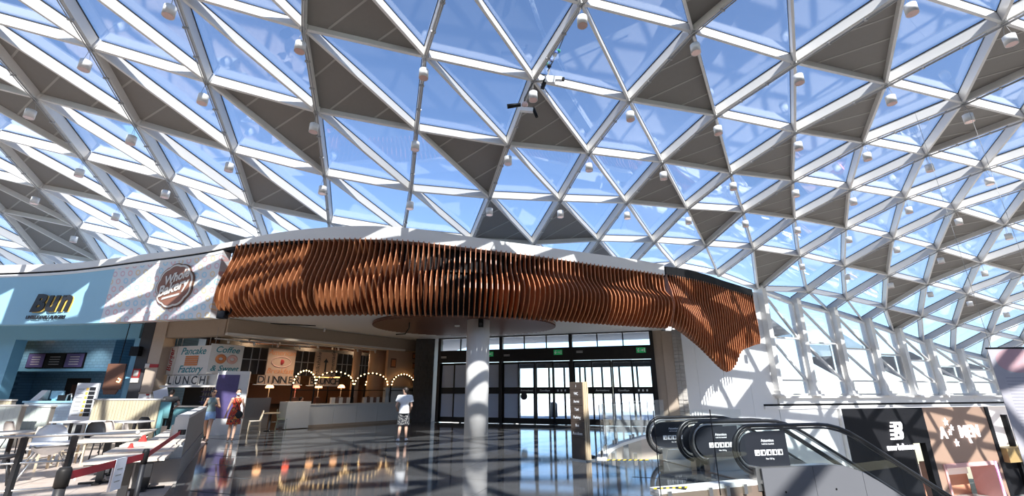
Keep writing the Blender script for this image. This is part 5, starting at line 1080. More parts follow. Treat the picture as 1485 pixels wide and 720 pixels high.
r0_, r1_ = at(-60, 637, 1.0), at(200, 628, 1.0); rl = thing('rail_barrier', 'steel tube rail on dark posts crossing in front of the white high chair', 'barrier', ((r0_.x + r1_.x) / 2, (r0_.y + r1_.y) / 2, 0))
obj('top_rail', MB().tube([r0_, r1_], .021, 10), M['steel'], rl); obj('rail_end', MB().ball(r1_, (.03, .03, .03), 10, 6), M['sign_cream'], rl); obj('middle_rail', MB().tube([r0_ - Vector((0, 0, .35)), r0_.lerp(r1_, .62) - Vector((0, 0, .35))], .014, 8), M['steel'], rl); obj('low_rail', MB().tube([r0_ - Vector((0, 0, .70)), r0_.lerp(r1_, .62) - Vector((0, 0, .70))], .014, 8), M['steel'], rl)
for f in (.12, .34, .62): q = r0_.lerp(r1_, f); obj('upright', MB().box(q.x - .03, q.x + .03, q.y - .03, q.y + .03, .011, .99), M['black_plastic'], rl)
for px, y, lab in ((151, 637, 'red plastic table marker on the third pale table'), (147, 657, 'small red table marker on the second pale table')):
    s = .62 if y < 640 else .4; pp = base + uB * (1.12 * (2.1 if y < 640 else 1.1)) + Vector((-.2, -.05, .766)); tag(obj('table_marker', MB().hexa([pp + Vector(v) * s for v in ((-.09, -.05, 0), (.09, -.05, 0), (.09, .05, 0), (-.09, .05, 0), (-.03, -.01, .17), (.05, -.01, .17), (.05, .01, .17), (-.03, .01, .17))]), M['red_plastic']), lab, 'marker')

# ------------------------------------------------------------------ people
M['skin'] = mat('skin', (.62, .38, .27), .5, var=.05); M['skin2'] = mat('skin_tan', (.50, .29, .19), .5, var=.05); M['hair'] = mat('dark_hair', (.025, .018, .014), .5, var=.3, scale=60); M['shirt_white'] = mat('white_cotton', (.86, .86, .86), .8, var=.02); M['black_cotton'] = mat('black_cotton', (.02, .02, .022), .8)
M['denim'] = mat('pale_denim', (.30, .47, .72), .8, var=.12, scale=40); M['grey_top'] = mat('grey_green_top', (.20, .27, .27), .8, var=.1, scale=30); M['mask_blue'] = mat('mask_blue', (.50, .68, .85), .7); M['shoe_white'] = mat('white_shoe', (.78, .78, .78), .5); M['shoe_dark'] = mat('dark_sandal', (.08, .05, .04), .5); M['lips'] = mat('lips', (.45, .16, .14), .5)
def camo(name, cols, sc):
    m = bpy.data.materials.new(name); m.use_nodes = True; nt = m.node_tree; p = nt.nodes['Principled BSDF']; tc = nt.nodes.new('ShaderNodeTexCoord'); no = nt.nodes.new('ShaderNodeTexNoise'); no.inputs['Scale'].default_value = sc; no.inputs['Detail'].default_value = 2
    nt.links.new(tc.outputs['Object'], no.inputs['Vector']); r = ramp(nt, [(0, cols[0]), (.44, cols[1]), (.52, cols[2]), (.60, cols[3])], 'CONSTANT'); nt.links.new(no.outputs['Fac'], r.inputs[0]); nt.links.new(r.outputs[0], p.inputs['Base Color']); p.inputs['Roughness'].default_value = .8; return m
M['shorts_print'] = camo('patterned_shorts', [(.02, .02, .025), (.03, .03, .035), (.30, .29, .27), (.04, .04, .045)], 14); M['camo_dark'] = camo('dark_camouflage', [(.02, .022, .018), (.045, .05, .035), (.02, .02, .018), (.07, .07, .05)], 10); M['dress'] = camo('floral_dress', [(.50, .04, .02), (.70, .10, .03), (.05, .03, .05), (.75, .28, .05)], 9)
def solid(name, mb, m, parent, vox=.013, smooth=6):
    me = bpy.data.meshes.new('tmp'); me.from_pydata([tuple(p) for p in mb.v], [], mb.f); o = bpy.data.objects.new('tmp', me); COL.objects.link(o)
    r = o.modifiers.new('r', 'REMESH'); r.mode = 'VOXEL'; r.voxel_size = vox; r.use_smooth_shade = True
    s = o.modifiers.new('s', 'SMOOTH'); s.iterations = smooth; s.factor = .4
    bpy.context.view_layer.update(); me2 = bpy.data.meshes.new_from_object(o.evaluated_get(bpy.context.evaluated_depsgraph_get())); me2.name = name; me2.materials.clear(); me2.materials.append(m)
    me2.polygons.foreach_set('use_smooth', [True] * len(me2.polygons))
    bpy.data.objects.remove(o); o = bpy.data.objects.new(name, me2); COL.objects.link(o)
    if parent is not None: o.parent = parent
    return o
def cap(mb, p, q, r1, r2, n=12):
    mb.tube([p, q], [r1, r2], n); mb.ball(p, r1, n, 8); mb.ball(q, r2, n, 8)
V = Vector
def human(name, label, loc, rz, J, skin='skin', female=True, hs=1.0, lod=1):
    """J: joints in the figure's own frame, facing -y. Body is one remeshed surface; hair, clothes and shoes are its children."""
    mb = MB(); hip = J.get('hip', V((0, 0, .92))); ch = J.get('chest', hip + V((0, 0, .36))); nk = J.get('neck', ch + V((0, 0, .17))); hd = J.get('head', nk + V((0, -.01, .155)))
    sw_ = J.get('sw', .155 if female else .185); tz = J.get('twist', 0); R = Matrix.Rotation(tz, 3, 'Z')
    SL, SR = ch + R @ V((sw_, 0, .10)), ch + R @ V((-sw_, 0, .10)); HL, HR = hip + V((.085, 0, -.03)), hip + V((-.085, 0, -.03)); k = .88 if female else 1.0
    mb.ball(hip, (.155, .115, .13)); mb.ball(hip.lerp(ch, .45), (.125 * k, .095 * k, .16)); mb.ball(ch, (.15 * k, .105 * k, .17)); cap(mb, SL, SR, .062 * k, .062 * k); cap(mb, ch + V((0, .0, .1)), nk, .08 * k, .055); cap(mb, nk, hd + V((0, .01, -.06)), .052 * k, .05 * k)
    if female:
        for s in (-1, 1): mb.ball(ch + V((s * .065, -.075, .0)), (.058, .055, .06))
    Q = J.get('head_rot', Matrix.Identity(3)); H = lambda x, y, z: hd + Q @ V((x, y, z))
    mb.ball(hd, (.077, .095, .112), 16, 12, 0, Q); mb.ball(H(0, -.035, -.055), (.055, .055, .062), 12, 8, 0, Q); mb.ball(H(0, -.100, -.012), (.014, .020, .024), 8, 6, 0, Q); mb.ball(H(0, -.088, .035), (.05, .02, .02), 8, 6, 0, Q)
    for s in (-1, 1): mb.ball(H(s * .078, .01, -.005), (.012, .022, .032), 8, 6, 0, Q)
    for side, S, Hh in (('L', SL, HL), ('R', SR, HR)):
        e, w, kn, an = J['elb' + side], J['wri' + side], J['knee' + side], J['ank' + side]
        cap(mb, S, e, .050 * k, .040 * k); cap(mb, e, w, .040 * k, .027 * k)
        d = (w - e).normalized(); hdn = J.get('hand' + side, d); pl = w + hdn * .05; mb.tube([w, pl + hdn * .035], [.024, .034], 10); mb.ball(pl, (.034, .030, .038), 10, 7)
        sd = hdn.cross(V((0, 1, .2))).normalized(); cu = hdn.cross(sd).normalized()
        for f in range(4):
            b0_ = pl + hdn * .03 + sd * (f - 1.5) * .019; ln = (.066, .078, .072, .056)[f]; m1 = b0_ + hdn * ln * .55; cap(mb, b0_, m1, .0105, .0095, 8); cap(mb, m1, m1 + (hdn + cu * .45).normalized() * ln * .5, .0095, .0082, 8)
        tb0 = w + hdn * .025 + sd * .024; cap(mb, tb0, tb0 + (hdn + sd * .9).normalized() * .05, .0125, .010, 8)
        cap(mb, Hh, kn, .082, .056); cap(mb, kn, kn.lerp(an, .35), .055, .056); cap(mb, kn.lerp(an, .3), an, .057, .036); tw = J.get('toe' + side, V((0, -1, 0))); mb.ball(an + V((0, 0, -.035)), (.038, .05, .04)); cap(mb, an + V((0, 0, -.04)), an + tw * .13 + V((0, 0, -.055)), .036, .028)
    o = solid(name, mb, M[skin], None, .0115); o.location = loc; o.rotation_euler = (0, 0, rz); o.scale = (hs,) * 3; tag(o, label, 'person')
    for s in (-1, 1):
        e_ = solid_ball('eye', H(s * .032, -.086, .012), (.013, .010, .009), 'hair', o, Q)
    if J.get('mouth', True): solid_ball('mouth', H(0, -.091, -.058), (.022, .008, .008), 'lips', o, Q)
    return o, dict(hip=hip, ch=ch, nk=nk, hd=hd, SL=SL, SR=SR, HL=HL, HR=HR, H=H, Q=Q, k=k)
def solid_ball(name, c, r, m, par, Q=None):
    o = obj(name, MB().ball(c, r, 10, 7, 0, Q), M[m], None, (0, 0, 0)); o.parent = par; o.location = (0, 0, 0); return o
def part(name, mb, m, par): o = obj(name, mb, M[m], None, (0, 0, 0)); o.parent = par; o.location = (0, 0, 0); return o
def hair_cap(o, B, style):
    H, Q = B['H'], B['Q']; mb = MB().ball(H(0, .018, .022), (.086, .098, .105), 14, 10, 0, Q)
    cut = []
    if style == 'bun': mb.ball(H(0, .12, .06), (.05, .05, .05), 10, 8, 0, Q); mb.ball(H(0, .07, -.03), (.06, .05, .07), 10, 8, 0, Q)
    if style == 'up': mb.ball(H(0, .10, .03), (.055, .05, .055), 10, 8, 0, Q)
    if style == 'crop': mb.ball(H(0, .05, -.03), (.068, .055, .06), 10, 8, 0, Q)
    h = solid('hair', mb, M['hair'], o, .014, 3)
    me = h.data; bm = bmesh.new(); bm.from_mesh(me); Qi = Q.inverted()
    dele = [v for v in bm.verts if (lambda p: p.y < -.045 and p.z < .062 or (p.y < .0 and p.z < .0))(Qi @ (v.co - B['hd']))]
    bmesh.ops.delete(bm, geom=dele, context='VERTS'); bm.to_mesh(me); bm.free(); return h
def garment_top(o, B, J, m, sleeves, hem, infl=.022, strap=False, name='shirt'):
    mb = MB(); hip, ch, k = B['hip'], B['ch'], B['k']; i = infl; mb.ball(ch, (.15 * k + i, .105 * k + i, .17 + i)); mb.ball(hip.lerp(ch, .45), (.125 * k + i, .095 * k + i, .18))
    if hem: mb.tube([hip + V((0, 0, hem)), hip.lerp(ch, .5)], [.165 * k + i * .6, .13 * k + i], 16)
    if not strap:
        cap(mb, B['SL'], B['SR'], .062 * k + i, .062 * k + i)
        for s in 'LR': S = B['S' + s]; e = J['elb' + s]; mb.tube([S, S.lerp(e, sleeves)], [.055 * k + i, .055 * k + i * 1.4], 12); mb.ball(S, .055 * k + i)
    else:
        for s in (-1, 1): mb.ball(ch + V((s * .065, -.075, .0)), (.058 + i * .6, .055 + i * .6, .06 + i * .4)); cap(mb, ch + V((s * .09, -.10, .05)), ch + V((s * .10, 0, .165)), .013, .013, 8); cap(mb, ch + V((s * .10, 0, .165)), ch + V((s * .07, .10, .07)), .013, .013, 8)
    return solid(name, mb, M[m], o, .013, 4)
def garment_legs(o, B, J, m, frac, flare, name='shorts'):
    mb = MB(); hip = B['hip']; mb.ball(hip, (.168, .128, .14)); mb.tube([hip + V((0, 0, .02)), hip + V((0, 0, .12))], [.15, .125], 16)
    for s in 'LR':
        Hh, kn, an = B['H' + s], J['knee' + s], J['ank' + s]
        if frac <= 1: mb.tube([Hh, Hh.lerp(kn, frac)], [.096, .085 + flare], 14); mb.ball(Hh, .098)
        else: mb.tube([Hh, kn], [.096, .075 + flare * .5], 14); mb.tube([kn, kn.lerp(an, frac - 1)], [.075 + flare * .5, .06 + flare], 14); mb.ball(Hh, .098); mb.ball(kn, .076 + flare * .5)
    return solid(name, mb, M[m], o, .013, 4)
def shoes(o, J, m):
    for s in 'LR':
        an = J['ank' + s]; tw = J.get('toe' + s, V((0, -1, 0))); mb = MB(); cap(mb, an + V((0, 0, -.038)) - tw * .03, an + tw * .14 + V((0, 0, -.050)), .043, .036); mb.ball(an + V((0, 0, -.01)), .044); solid('shoe', mb, M[m], o, .013, 3)
RZ = lambda a: Matrix.Rotation(a, 3, 'Z')
# man in white seen from behind
p = at(583, 641, 0); Jm = dict(hip=V((0, 0, .95)), kneeL=V((.10, -.02, .52)), ankL=V((.13, .03, .09)), kneeR=V((-.10, -.03, .52)), ankR=V((-.12, -.05, .09)), elbL=V((.27, .02, 1.14)), wriL=V((.22, -.17, 1.02)), elbR=V((-.24, .0, 1.13)), wriR=V((-.20, -.16, .98)), head_rot=RZ(.75), toeL=V((.3, -.95, 0)), toeR=V((-.3, -.95, 0)))
o, B = human('person', 'man in a white t-shirt and dark patterned shorts, seen from behind in mid floor', (p.x, p.y, 0), math.pi + .25, Jm, 'skin', False, 1.02)
hair_cap(o, B, 'crop'); garment_top(o, B, Jm, 'shirt_white', .55, -.06, .03); garment_legs(o, B, Jm, 'shorts_print', 1.0, .03); shoes(o, Jm, 'shoe_white')
# woman in grey top and denim shorts, walking
p = at(297, 641, 0); J1 = dict(kneeL=V((.09, -.16, .50)), ankL=V((.07, -.10, .09)), kneeR=V((-.08, .04, .48)), ankR=V((-.09, .28, .16)), elbL=V((.24, .06, 1.10)), wriL=V((.20, -.17, 1.16)), elbR=V((-.25, .07, 1.12)), wriR=V((-.24, -.02, .90)), head_rot=RZ(.75), toeR=V((0, -.75, -.6)), sw=.15)
o, B = human('person', 'woman walking in a grey strappy top, pale denim shorts and sunglasses', (p.x, p.y, 0), .35, J1, 'skin2', True, 1.0)
hair_cap(o, B, 'bun'); garment_top(o, B, J1, 'grey_top', 0, .05, .014, True, 'top'); garment_legs(o, B, J1, 'denim', .45, .03); shoes(o, J1, 'shoe_dark'); H, Q = B['H'], B['Q']
sg_ = part('sunglasses', MB().ball(H(.034, -.092, .014), (.027, .010, .020), 10, 6, 0, Q).ball(H(-.034, -.092, .014), (.027, .010, .020), 10, 6, 0, Q).tube([H(-.085, .0, .016), H(-.06, -.085, .018), H(.06, -.085, .018), H(.085, .0, .016)], .004, 6), 'black', o)
# woman in a red floral dress with mask
p = at(334, 640, 0); J2 = dict(kneeL=V((.07, -.10, .49)), ankL=V((.05, -.08, .09)), kneeR=V((-.08, -.02, .48)), ankR=V((-.09, .10, .10)), elbL=V((.24, .03, 1.10)), wriL=V((.25, -.08, .86)), elbR=V((-.23, .04, 1.12)), wriR=V((-.27, -.04, .87)), sw=.15, head_rot=RZ(.2))
o, B = human('person', 'woman in a red floral dress, pale blue face mask and black shoulder bag', (p.x, p.y, 0), .45, J2, 'skin', True, 1.0)
hair_cap(o, B, 'up'); i = .016; mb = MB(); ch, hip, k = B['ch'], B['hip'], B['k']; mb.ball(ch, (.15 * k + i, .105 * k + i, .165)); mb.ball(hip.lerp(ch, .45), (.125 * k + i, .095 * k + i, .17))
for s in (-1, 1): mb.ball(ch + V((s * .065, -.075, 0)), (.066, .062, .066)); cap(mb, ch + V((s * .09, -.10, .05)), ch + V((s * .10, 0, .165)), .018, .018, 8); cap(mb, ch + V((s * .10, 0, .165)), ch + V((s * .07, .10, .07)), .018, .018, 8)
mb.lathe(hip + V((0, -.02, 0)), [(.001, -.38), (.225, -.38), (.205, -.15), (.18, 0), (.13, .2), (.001, .22)], 20, ax=(1, .85)); solid('dress', mb, M['dress'], o, .013, 4); shoes(o, J2, 'shoe_dark'); H, Q = B['H'], B['Q']
part('face_mask', MB().ball(H(0, -.070, -.050), (.062, .050, .048), 12, 8, 0, Q).tube([H(.06, -.055, -.03), H(.08, .0, -.005)], .003, 5).tube([H(-.06, -.055, -.03), H(-.08, .0, -.005)], .003, 5), 'mask_blue', o)
part('shoulder_bag', MB().ball((.14, -.17, .86), (.11, .06, .13), 12, 8), 'black_cotton', o); part('bag_strap', MB().tube([(-.10, -.02, 1.46), (-.06, -.12, 1.36), (.05, -.16, 1.15), (.13, -.17, .96)], .013, 6), 'black_cotton', o)
# customer at the serving hatch
p = atY(243, 600, 18.7); J3 = dict(kneeL=V((.10, -.02, .50)), ankL=V((.11, .02, .09)), kneeR=V((-.10, 0, .50)), ankR=V((-.11, .02, .09)), elbL=V((.26, -.05, 1.14)), wriL=V((.20, -.26, 1.16)), elbR=V((-.34, .06, 1.16)), wriR=V((-.17, .02, 1.00)), head_rot=Matrix.Rotation(.2, 3, 'X'))
o, B = human('person', 'person in a black t-shirt with one hand on the hip at the serving hatch', (p.x, 18.7, .0), math.pi + .35, J3, 'skin', False, 1.0)
hair_cap(o, B, 'crop'); garment_top(o, B, J3, 'black_cotton', .5, -.04, .026); garment_legs(o, B, J3, 'camo_dark', 1.9, .02, 'trousers'); shoes(o, J3, 'shoe_dark')
ph = atY(234, 566, 18.9); tag(obj('held_menu', MB().bar((ph.x - .2, 18.85, 1.45), (ph.x + .25, 18.95, 1.62), .02, .42), M['paper']), 'pale menu sheet standing on the hatch counter beside the person in black', 'menu')
# seated diners behind the half wall
for i, (px, d, rz, m, lab) in enumerate(((437, -.95, 2.3, 'black_cotton', 'seated person in black behind the white cube end of the booths'), (492, -1.15, .6, 'black_cotton', 'seated dark haired person behind the first striped seat back'), (534, -1.1, .3, 'grey_top', 'seated person in grey behind the middle striped seat back'), (546, -1.15, -.9, 'black_cotton', 'seated person in black at the right of the middle booth'))):
    s, z = D.pix(px, 575, d); q = D.pt(s, 0, d); Js = dict(hip=V((0, 0, .60)), kneeL=V((.11, -.42, .56)), ankL=V((.11, -.44, .10)), kneeR=V((-.11, -.42, .56)), ankR=V((-.11, -.44, .10)), elbL=V((.23, -.08, .80)), wriL=V((.14, -.30, .84)), elbR=V((-.23, -.08, .80)), wriR=V((-.14, -.30, .84)))
    o, B = human('person', lab, (q.x, q.y, .0), rz, Js, 'skin', i % 2 == 1, 1.0); hair_cap(o, B, 'crop' if i % 2 == 0 else 'bun'); garment_top(o, B, Js, m, .6, .0, .024); garment_legs(o, B, Js, 'camo_dark', 1.8, .01, 'trousers'); shoes(o, Js, 'shoe_dark')

# ------------------------------------------------------------------ escalators going down to the right
M['esc_black'] = mat('escalator_decal', (.018, .02, .026), .5, spec=.25); M['rubber'] = mat('black_rubber', (.015, .015, .016), .35); M['cladding'] = mat('grey_cladding', (.17, .17, .18), .4, .2, var=.03, scale=2); M['brown_face'] = mat('brown_slab_face', (.20, .145, .11), .5)
M['step'] = mat('step_steel', (.20, .20, .21), .4, .7, var=.1, scale=30); M['sticker'] = mat('blue_sticker', (.35, .55, .85), .5); M['brass'] = mat('warm_profile', (.62, .48, .30), .35, .6)
EE = Vector((.97, .235, 0)).normalized(); EL = Vector((-EE.y, EE.x, 0)); T_IN = 2.55; SLOPE = math.tan(math.radians(30)); RUN = 8.4
def prof(t, off=0.0):                                        # height of the deck line along the run
    if t < T_IN - .5: z = 0
    elif t < T_IN + .5: z = -SLOPE * (t - T_IN + .5) ** 2 / 2
    else: z = -SLOPE * (t - T_IN)
    return z + off
def balustrade(esc, S, inner, decal=True):
    P = lambda t, z, d=0: S + EE * t + EL * d + Vector((0, 0, z))
    loop = [(.55, .13), (.42, .15)] + [(.44 - .42 * math.cos(q), .57 + .42 * math.sin(q)) for q in [-1.25 + k * (1.25 + math.pi / 2) / 12 for k in range(13)]]
    ts = [.8 + k * .25 for k in range(int((RUN - .8) / .25))]
    path = [P(t, z) for t, z in loop] + [P(t, prof(t, .99)) for t in ts]
    hr = MB(); n = len(path)
    for i in range(n - 1):
        a, b = path[i], path[i + 1]; hr.bar(a, b + (b - a).normalized() * .004, .085, .035, EL.cross((b - a).normalized()) if True else EL)
    obj('handrail', MB().tube(path, .036, 8), M['rubber'], esc)
    ip = [P(t, z) for t, z in [(.56, .2), (.46, .215)] + [(.46 - .375 * math.cos(q), .57 + .36 * math.sin(q)) for q in [-1.2 + k * (1.2 + math.pi / 2) / 12 for k in range(13)]]] + [P(t, prof(t, .93)) for t in ts]
    obj('handrail_guide', MB().tube(ip, .022, 6), M['rubber'] if not inner else M['steel'], esc)
    # glass panels between deck and handrail
    cuts = [.45, 1.25, 2.5, 3.9, 5.3, 6.7, 8.1]
    for i in range(len(cuts) - 1):
        a, b = cuts[i] + .01, cuts[i + 1] - .01; m = [a + (b - a) * k / 4 for k in range(5)]
        poly = [P(t, prof(t, .28), -.006) for t in m] + [P(t, prof(t, .92), -.006) for t in reversed(m)]
        if i == 0: poly = [P(t, prof(t, .28), -.006) for t in m] + [P(t, .92, -.006) for t in reversed(m)]
        obj('glass_panel', MB().prism(poly, EL * .012), M['rail_glass'], esc)
    if decal:
        dp = [(1.22, .26), (.60, .26)] + [(.50 - .36 * math.cos(q), .57 + .31 * math.sin(q)) for q in [-1.0 + k * (1.0 + 1.45) / 10 for k in range(11)]] + [(1.22, .90)]
        pa = obj('warning_panel', MB().prism([P(t, z, -.012) for t, z in dp], EL * .024), M['esc_black'], esc)
        TP = Plane((0, 0), (1, 0)); TP.A = S.copy(); TP.A.z = 0; TP.e = EE; TP.n = -EL
        text('lettering', 'Attention', .075, TP, .78, .72, .014, M['white_print'], pa); text('lettering', 'hold the handrail', .04, TP, .78, .66, .014, M['white_print'], pa)
        for k in range(5): obj('pictogram', MB().pbox(TP, .46 + k * .13, .57 + k * .13, .46, .56, .012, .016), M['white_print'], pa); obj('pictogram_figure', MB().lathe(TP.pt(.515 + k * .13, .51, .0165), [(.032, -.03), (.032, .03)], 8, ax=(1, .06)), M['black_print'] if k else M['poster_grey'], pa)
        text('lettering', 'Max 150 kg', .04, TP, .78, .40, .014, M['white_print'], pa)
    dk = MB(); ds = [.35 + k * .35 for k in range(int(RUN / .35))]
    for i in range(len(ds) - 1):
        a, b = ds[i], ds[i + 1]; dk.hexa([P(a, prof(a, -.12), -.10), P(b, prof(b, -.12), -.10), P(b, prof(b, -.12), .10), P(a, prof(a, -.12), .10), P(a, prof(a, .27), -.10), P(b, prof(b, .27), -.10), P(b, prof(b, .27), .10), P(a, prof(a, .27), .10)])
    obj('skirt_deck', dk, M['steel'], esc)
    bx = obj('inlet_box', MB().hexa([P(.42, 0, -.13), P(.95, 0, -.13), P(.95, 0, .13), P(.42, 0, .13), P(.50, .235, -.13), P(.95, .235, -.13), P(.95, .235, .13), P(.50, .235, .13)]), M['steel'], esc)
    obj('brush_inlet', MB().hexa([P(.38, .06, -.07), P(.47, .06, -.07), P(.47, .06, .07), P(.38, .06, .07), P(.44, .19, -.07), P(.50, .19, -.07), P(.50, .19, .07), P(.44, .19, .07)]), M['rubber'], bx)
    obj('sticker', MB().hexa([P(.62, .235, -.1), P(.86, .235, -.1), P(.86, .235, .1), P(.62, .235, .1), P(.62, .238, -.1), P(.86, .238, -.1), P(.86, .238, .1), P(.62, .238, .1)]), M['sticker'], bx)
def escalator(label, Sn, Sf):
    esc = thing('escalator', label, 'escalator', (Sn + Sf) / 2, 'pair of escalators'); balustrade(esc, Sf, True); balustrade(esc, Sn, False)
    w = (Sf - Sn).dot(EL); base_ = Sn + EE * 0
    Q = lambda t, z, d: base_ + EE * t + EL * d + Vector((0, 0, z))
    obj('comb_plate', MB().hexa([Q(.3, -.004, .1), Q(T_IN - .7, -.004, .1), Q(T_IN - .7, -.004, w - .1), Q(.3, -.004, w - .1), Q(.3, .012, .1), Q(T_IN - .7, .012, .1), Q(T_IN - .7, .012, w - .1), Q(.3, .012, w - .1)]), M['steel'], esc)
    for k in range(17):
        t = T_IN - .7 + k * .4; z = min(0, prof(t + .2)); obj('step', MB().hexa([Q(t, z - .24, .12), Q(t + .4, z - .24, .12), Q(t + .4, z - .24, w - .12), Q(t, z - .24, w - .12), Q(t, z, .12), Q(t + .4, z, .12), Q(t + .4, z, w - .12), Q(t, z, w - .12)]), M['step'], esc)
    return esc
S1, S2, S3, S4 = Vector((3.40, 12.25, 0)), Vector((3.72, 10.95, 0)), Vector((3.84, 10.50, 0)), Vector((4.16, 9.20, 0))
e_far = escalator('far escalator of the pair, beside the white wall', S2, S1); e_near = escalator('near escalator of the pair, with grey side cladding', S4, S3)
for i in range(7):                                           # grey cladding of the near side, panel by panel
    a, b = .44 + i * 1.15, .44 + (i + 1) * 1.15 - .008; m = [a + (b - a) * k / 3 for k in range(4)]; f = lambda t, z: S4 + EE * t - EL * .12 + Vector((0, 0, z))
    po = obj('cladding_panel', MB().prism([f(t, prof(t, .26)) for t in reversed(m)] + [f(t, prof(t, -1.25)) for t in m], -EL * .03), M['cladding'], e_near)
    obj('fixing', MB().tube([f(a + .45, prof(a + .45, -.15)) - EL * .028, f(a + .45, prof(a + .45, -.15)) - EL * .036], .02, 8), M['black'], po)
# landing edge: white kerb and brown face
ed0, ed1 = Vector((2.45, 8.40, 0)), Vector((4.92, 9.38, 0)); EP = Plane((ed0.x, ed0.y), (ed1.x, ed1.y)); tr = structure('trim_3')
obj('kerb', MB().pbox(EP, 0, EP.len, -.02, .05, -.22, .02), M['white_paint'], tr); obj('face', MB().pbox(EP, .02, EP.len, -.9, -.02, .0, .02), M['brown_face'], tr); obj('end_face', MB().hexa([EP.pt(EP.len, -.9, .02), EP.pt(EP.len + .02, -.9, .02), EP.pt(EP.len + .02, -.9, -.9), EP.pt(EP.len, -.9, -.9), EP.pt(EP.len, .05, .02), EP.pt(EP.len + .02, .05, .02), EP.pt(EP.len + .02, .0, -.9), EP.pt(EP.len, .0, -.9)]), M['brown_face'], tr)
# glass balustrades round the opening
gl_n = 0
def pane(a, b, z0, z1, label, clamp=True):
    a, b = Vector((a[0], a[1], 0)), Vector((b[0], b[1], 0)); P = Plane((a.x, a.y), (b.x, b.y)); t = thing('glass_balustrade', label, 'balustrade', (a + b) / 2, 'glass balustrade panes'); L = P.len
    obj('pane', MB().pbox(P, .012, L - .012, z0, z1, -.009, .009), M['rail_glass'], t)
    for s in (.012,): obj('edge', MB().pbox(P, s, s + .006, z0, z1, -.010, .010), M['gasket'], t)
    if clamp:
        for s in (.18, L - .18): obj('clamp', MB().pbox(P, s - .04, s + .04, z0 - .02, z0 + .14, -.03, .03), M['steel'], t)
pane((2.47, 8.375), (3.63, 8.835), -.12, 1.30, 'glass pane at the landing edge, first from the striped tape corner'); pane((3.66, 8.845), (4.38, 9.13), -.12, 1.30, 'glass pane at the landing edge, beside the near escalator')
pane((2.38, 12.40), (3.30, 12.40), .0, 1.30, 'glass pane behind the yellow and black floor tape')
for i in range(5):
    a, b = fl[i * 6], fl[min(len(fl) - 1, i * 6 + 6)]; n = (b - a).cross(Vector((0, 0, 1))).normalized() * -.1
    pane((a.x + n.x, a.y + n.y), (b.x + n.x, b.y + n.y), .04, 1.30, 'glass pane %s along the curved kerb of the floor opening' % ['nearest the sign pylon', 'second', 'third', 'fourth', 'last, by the white wall,'][i])
# striped floor tape
M['tape_yellow'] = mat('tape_yellow', (.85, .62, .03), .5); M['tape_black'] = mat('tape_black', (.02, .02, .02), .5)
def tape(a, b, w, n, label, z=.002):
    a, b = Vector((*a, z)), Vector((*b, z)); u = (b - a); L = u.length; u.normalize(); v = Vector((-u.y, u.x, 0)) * w; t = thing('floor_tape', label, 'tape', a)
    for k in range(n):
        p = a + u * (L * k / n); q = a + u * (L * (k + 1) / n - .001); sh = u * w * .6; obj('tape_stripe', MB().prism([p, q, q + v + sh, p + v + sh], (0, 0, .004)), M['tape_yellow'] if k % 2 == 0 else M['tape_black'], t)
tape((2.34, 12.20), (3.36, 12.20), .13, 15, 'yellow and black striped tape on the floor beside the sign pylon'); tape((2.38, 8.42), (3.0, 8.12 + .42), .10, 11, 'yellow and black striped tape at the glass corner, bottom centre', .052)
# sign pylon
py_ = thing('sign_pylon', 'narrow brown and pale wood sign pylon with white place names', 'pylon', (1.76, 12.25, 0)); PY = Plane((1.52, 12.33), (1.80, 12.02)); SP = Plane((1.80, 12.02), (1.96, 12.10))
M['pylon_brown'] = mat('pylon_brown', (.085, .060, .045), .4); M['pylon_wood'] = wood_mat('pylon_wood', (.50, .38, .24), (.62, .50, .34), 3, .5)
obj('base_plate', MB().prism([(1.46, 12.40, 0), (1.80, 11.96, 0), (2.04, 12.10, 0), (1.72, 12.5, 0)], (0, 0, .03)), M['steel'], py_)
obj('core', MB().prism([PY.pt(0, .03, -.01), PY.pt(PY.len, .03, -.01), SP.pt(SP.len, .03, -.01), PY.pt(0, .03, -.16)], (0, 0, 1.83)), M['pylon_wood'], py_)
for k in range(7): z0 = 1.86 - (k + 1) * .19; bd = obj('name_board', MB().pbox(PY, 0, PY.len, z0 + .006, z0 + .186, -.01, .012), M['pylon_brown'], py_); text('lettering', ['i', 'WC', 'Arrivi', 'Taxi', 'Parking', 'Bus', 'Autolinee'][k], .10, PY, PY.len / 2, z0 + .09, .014, M['white_print'], bd, sx=.8)
obj('lower_board', MB().pbox(PY, 0, PY.len, .03, .53, -.01, .012), M['pylon_brown'], py_)
for d in (.02, .075, .13): obj('edge_strip', MB().pbox(SP, d, d + .035, .03, 1.87, -.01, .012), M['pylon_wood'], py_)
st = post('rope_post', 'slim black post between the sign pylon and the glass panes', 2.02, 12.78, 1.0, .03)
# hanging banner at the right edge
BNP = Plane((13.52, 13.02), (15.3, 12.75)); bz = 2.80; hb_ = thing('hanging_banner', 'tall grey banner with a pink roundel and fine print hanging at the right edge', 'banner', BNP.pt(.9, -2.2)); M['banner'] = mat('banner_grey', (.42, .40, .43), .7); M['banner_pink'] = mat('banner_pink', (.55, .34, .36), .7); M['banner_red'] = mat('banner_red', (.42, .12, .15), .7); M['banner_print'] = mat('banner_print', (.30, .29, .33), .7)
obj('cloth', MB().pbox(BNP, 0, 1.78, -2.2, bz, -.006, .006), M['banner'], hb_); obj('top_rail', MB().tube([BNP.pt(-.03, bz, 0), BNP.pt(1.81, bz, 0)], .025, 8), M['black'], hb_); obj('roundel', MB().prism([BNP.pt(.62 + .5 * math.cos(q), bz - .34 + .33 * math.sin(q), .006) for q in [2 * math.pi * k / 32 for k in range(32)]], BNP.n * .003), M['banner_pink'], hb_); obj('red_panel', MB().pbox(BNP, 1.1, 1.75, bz - 1.3, bz - .05, .006, .009), M['banner_red'], hb_)
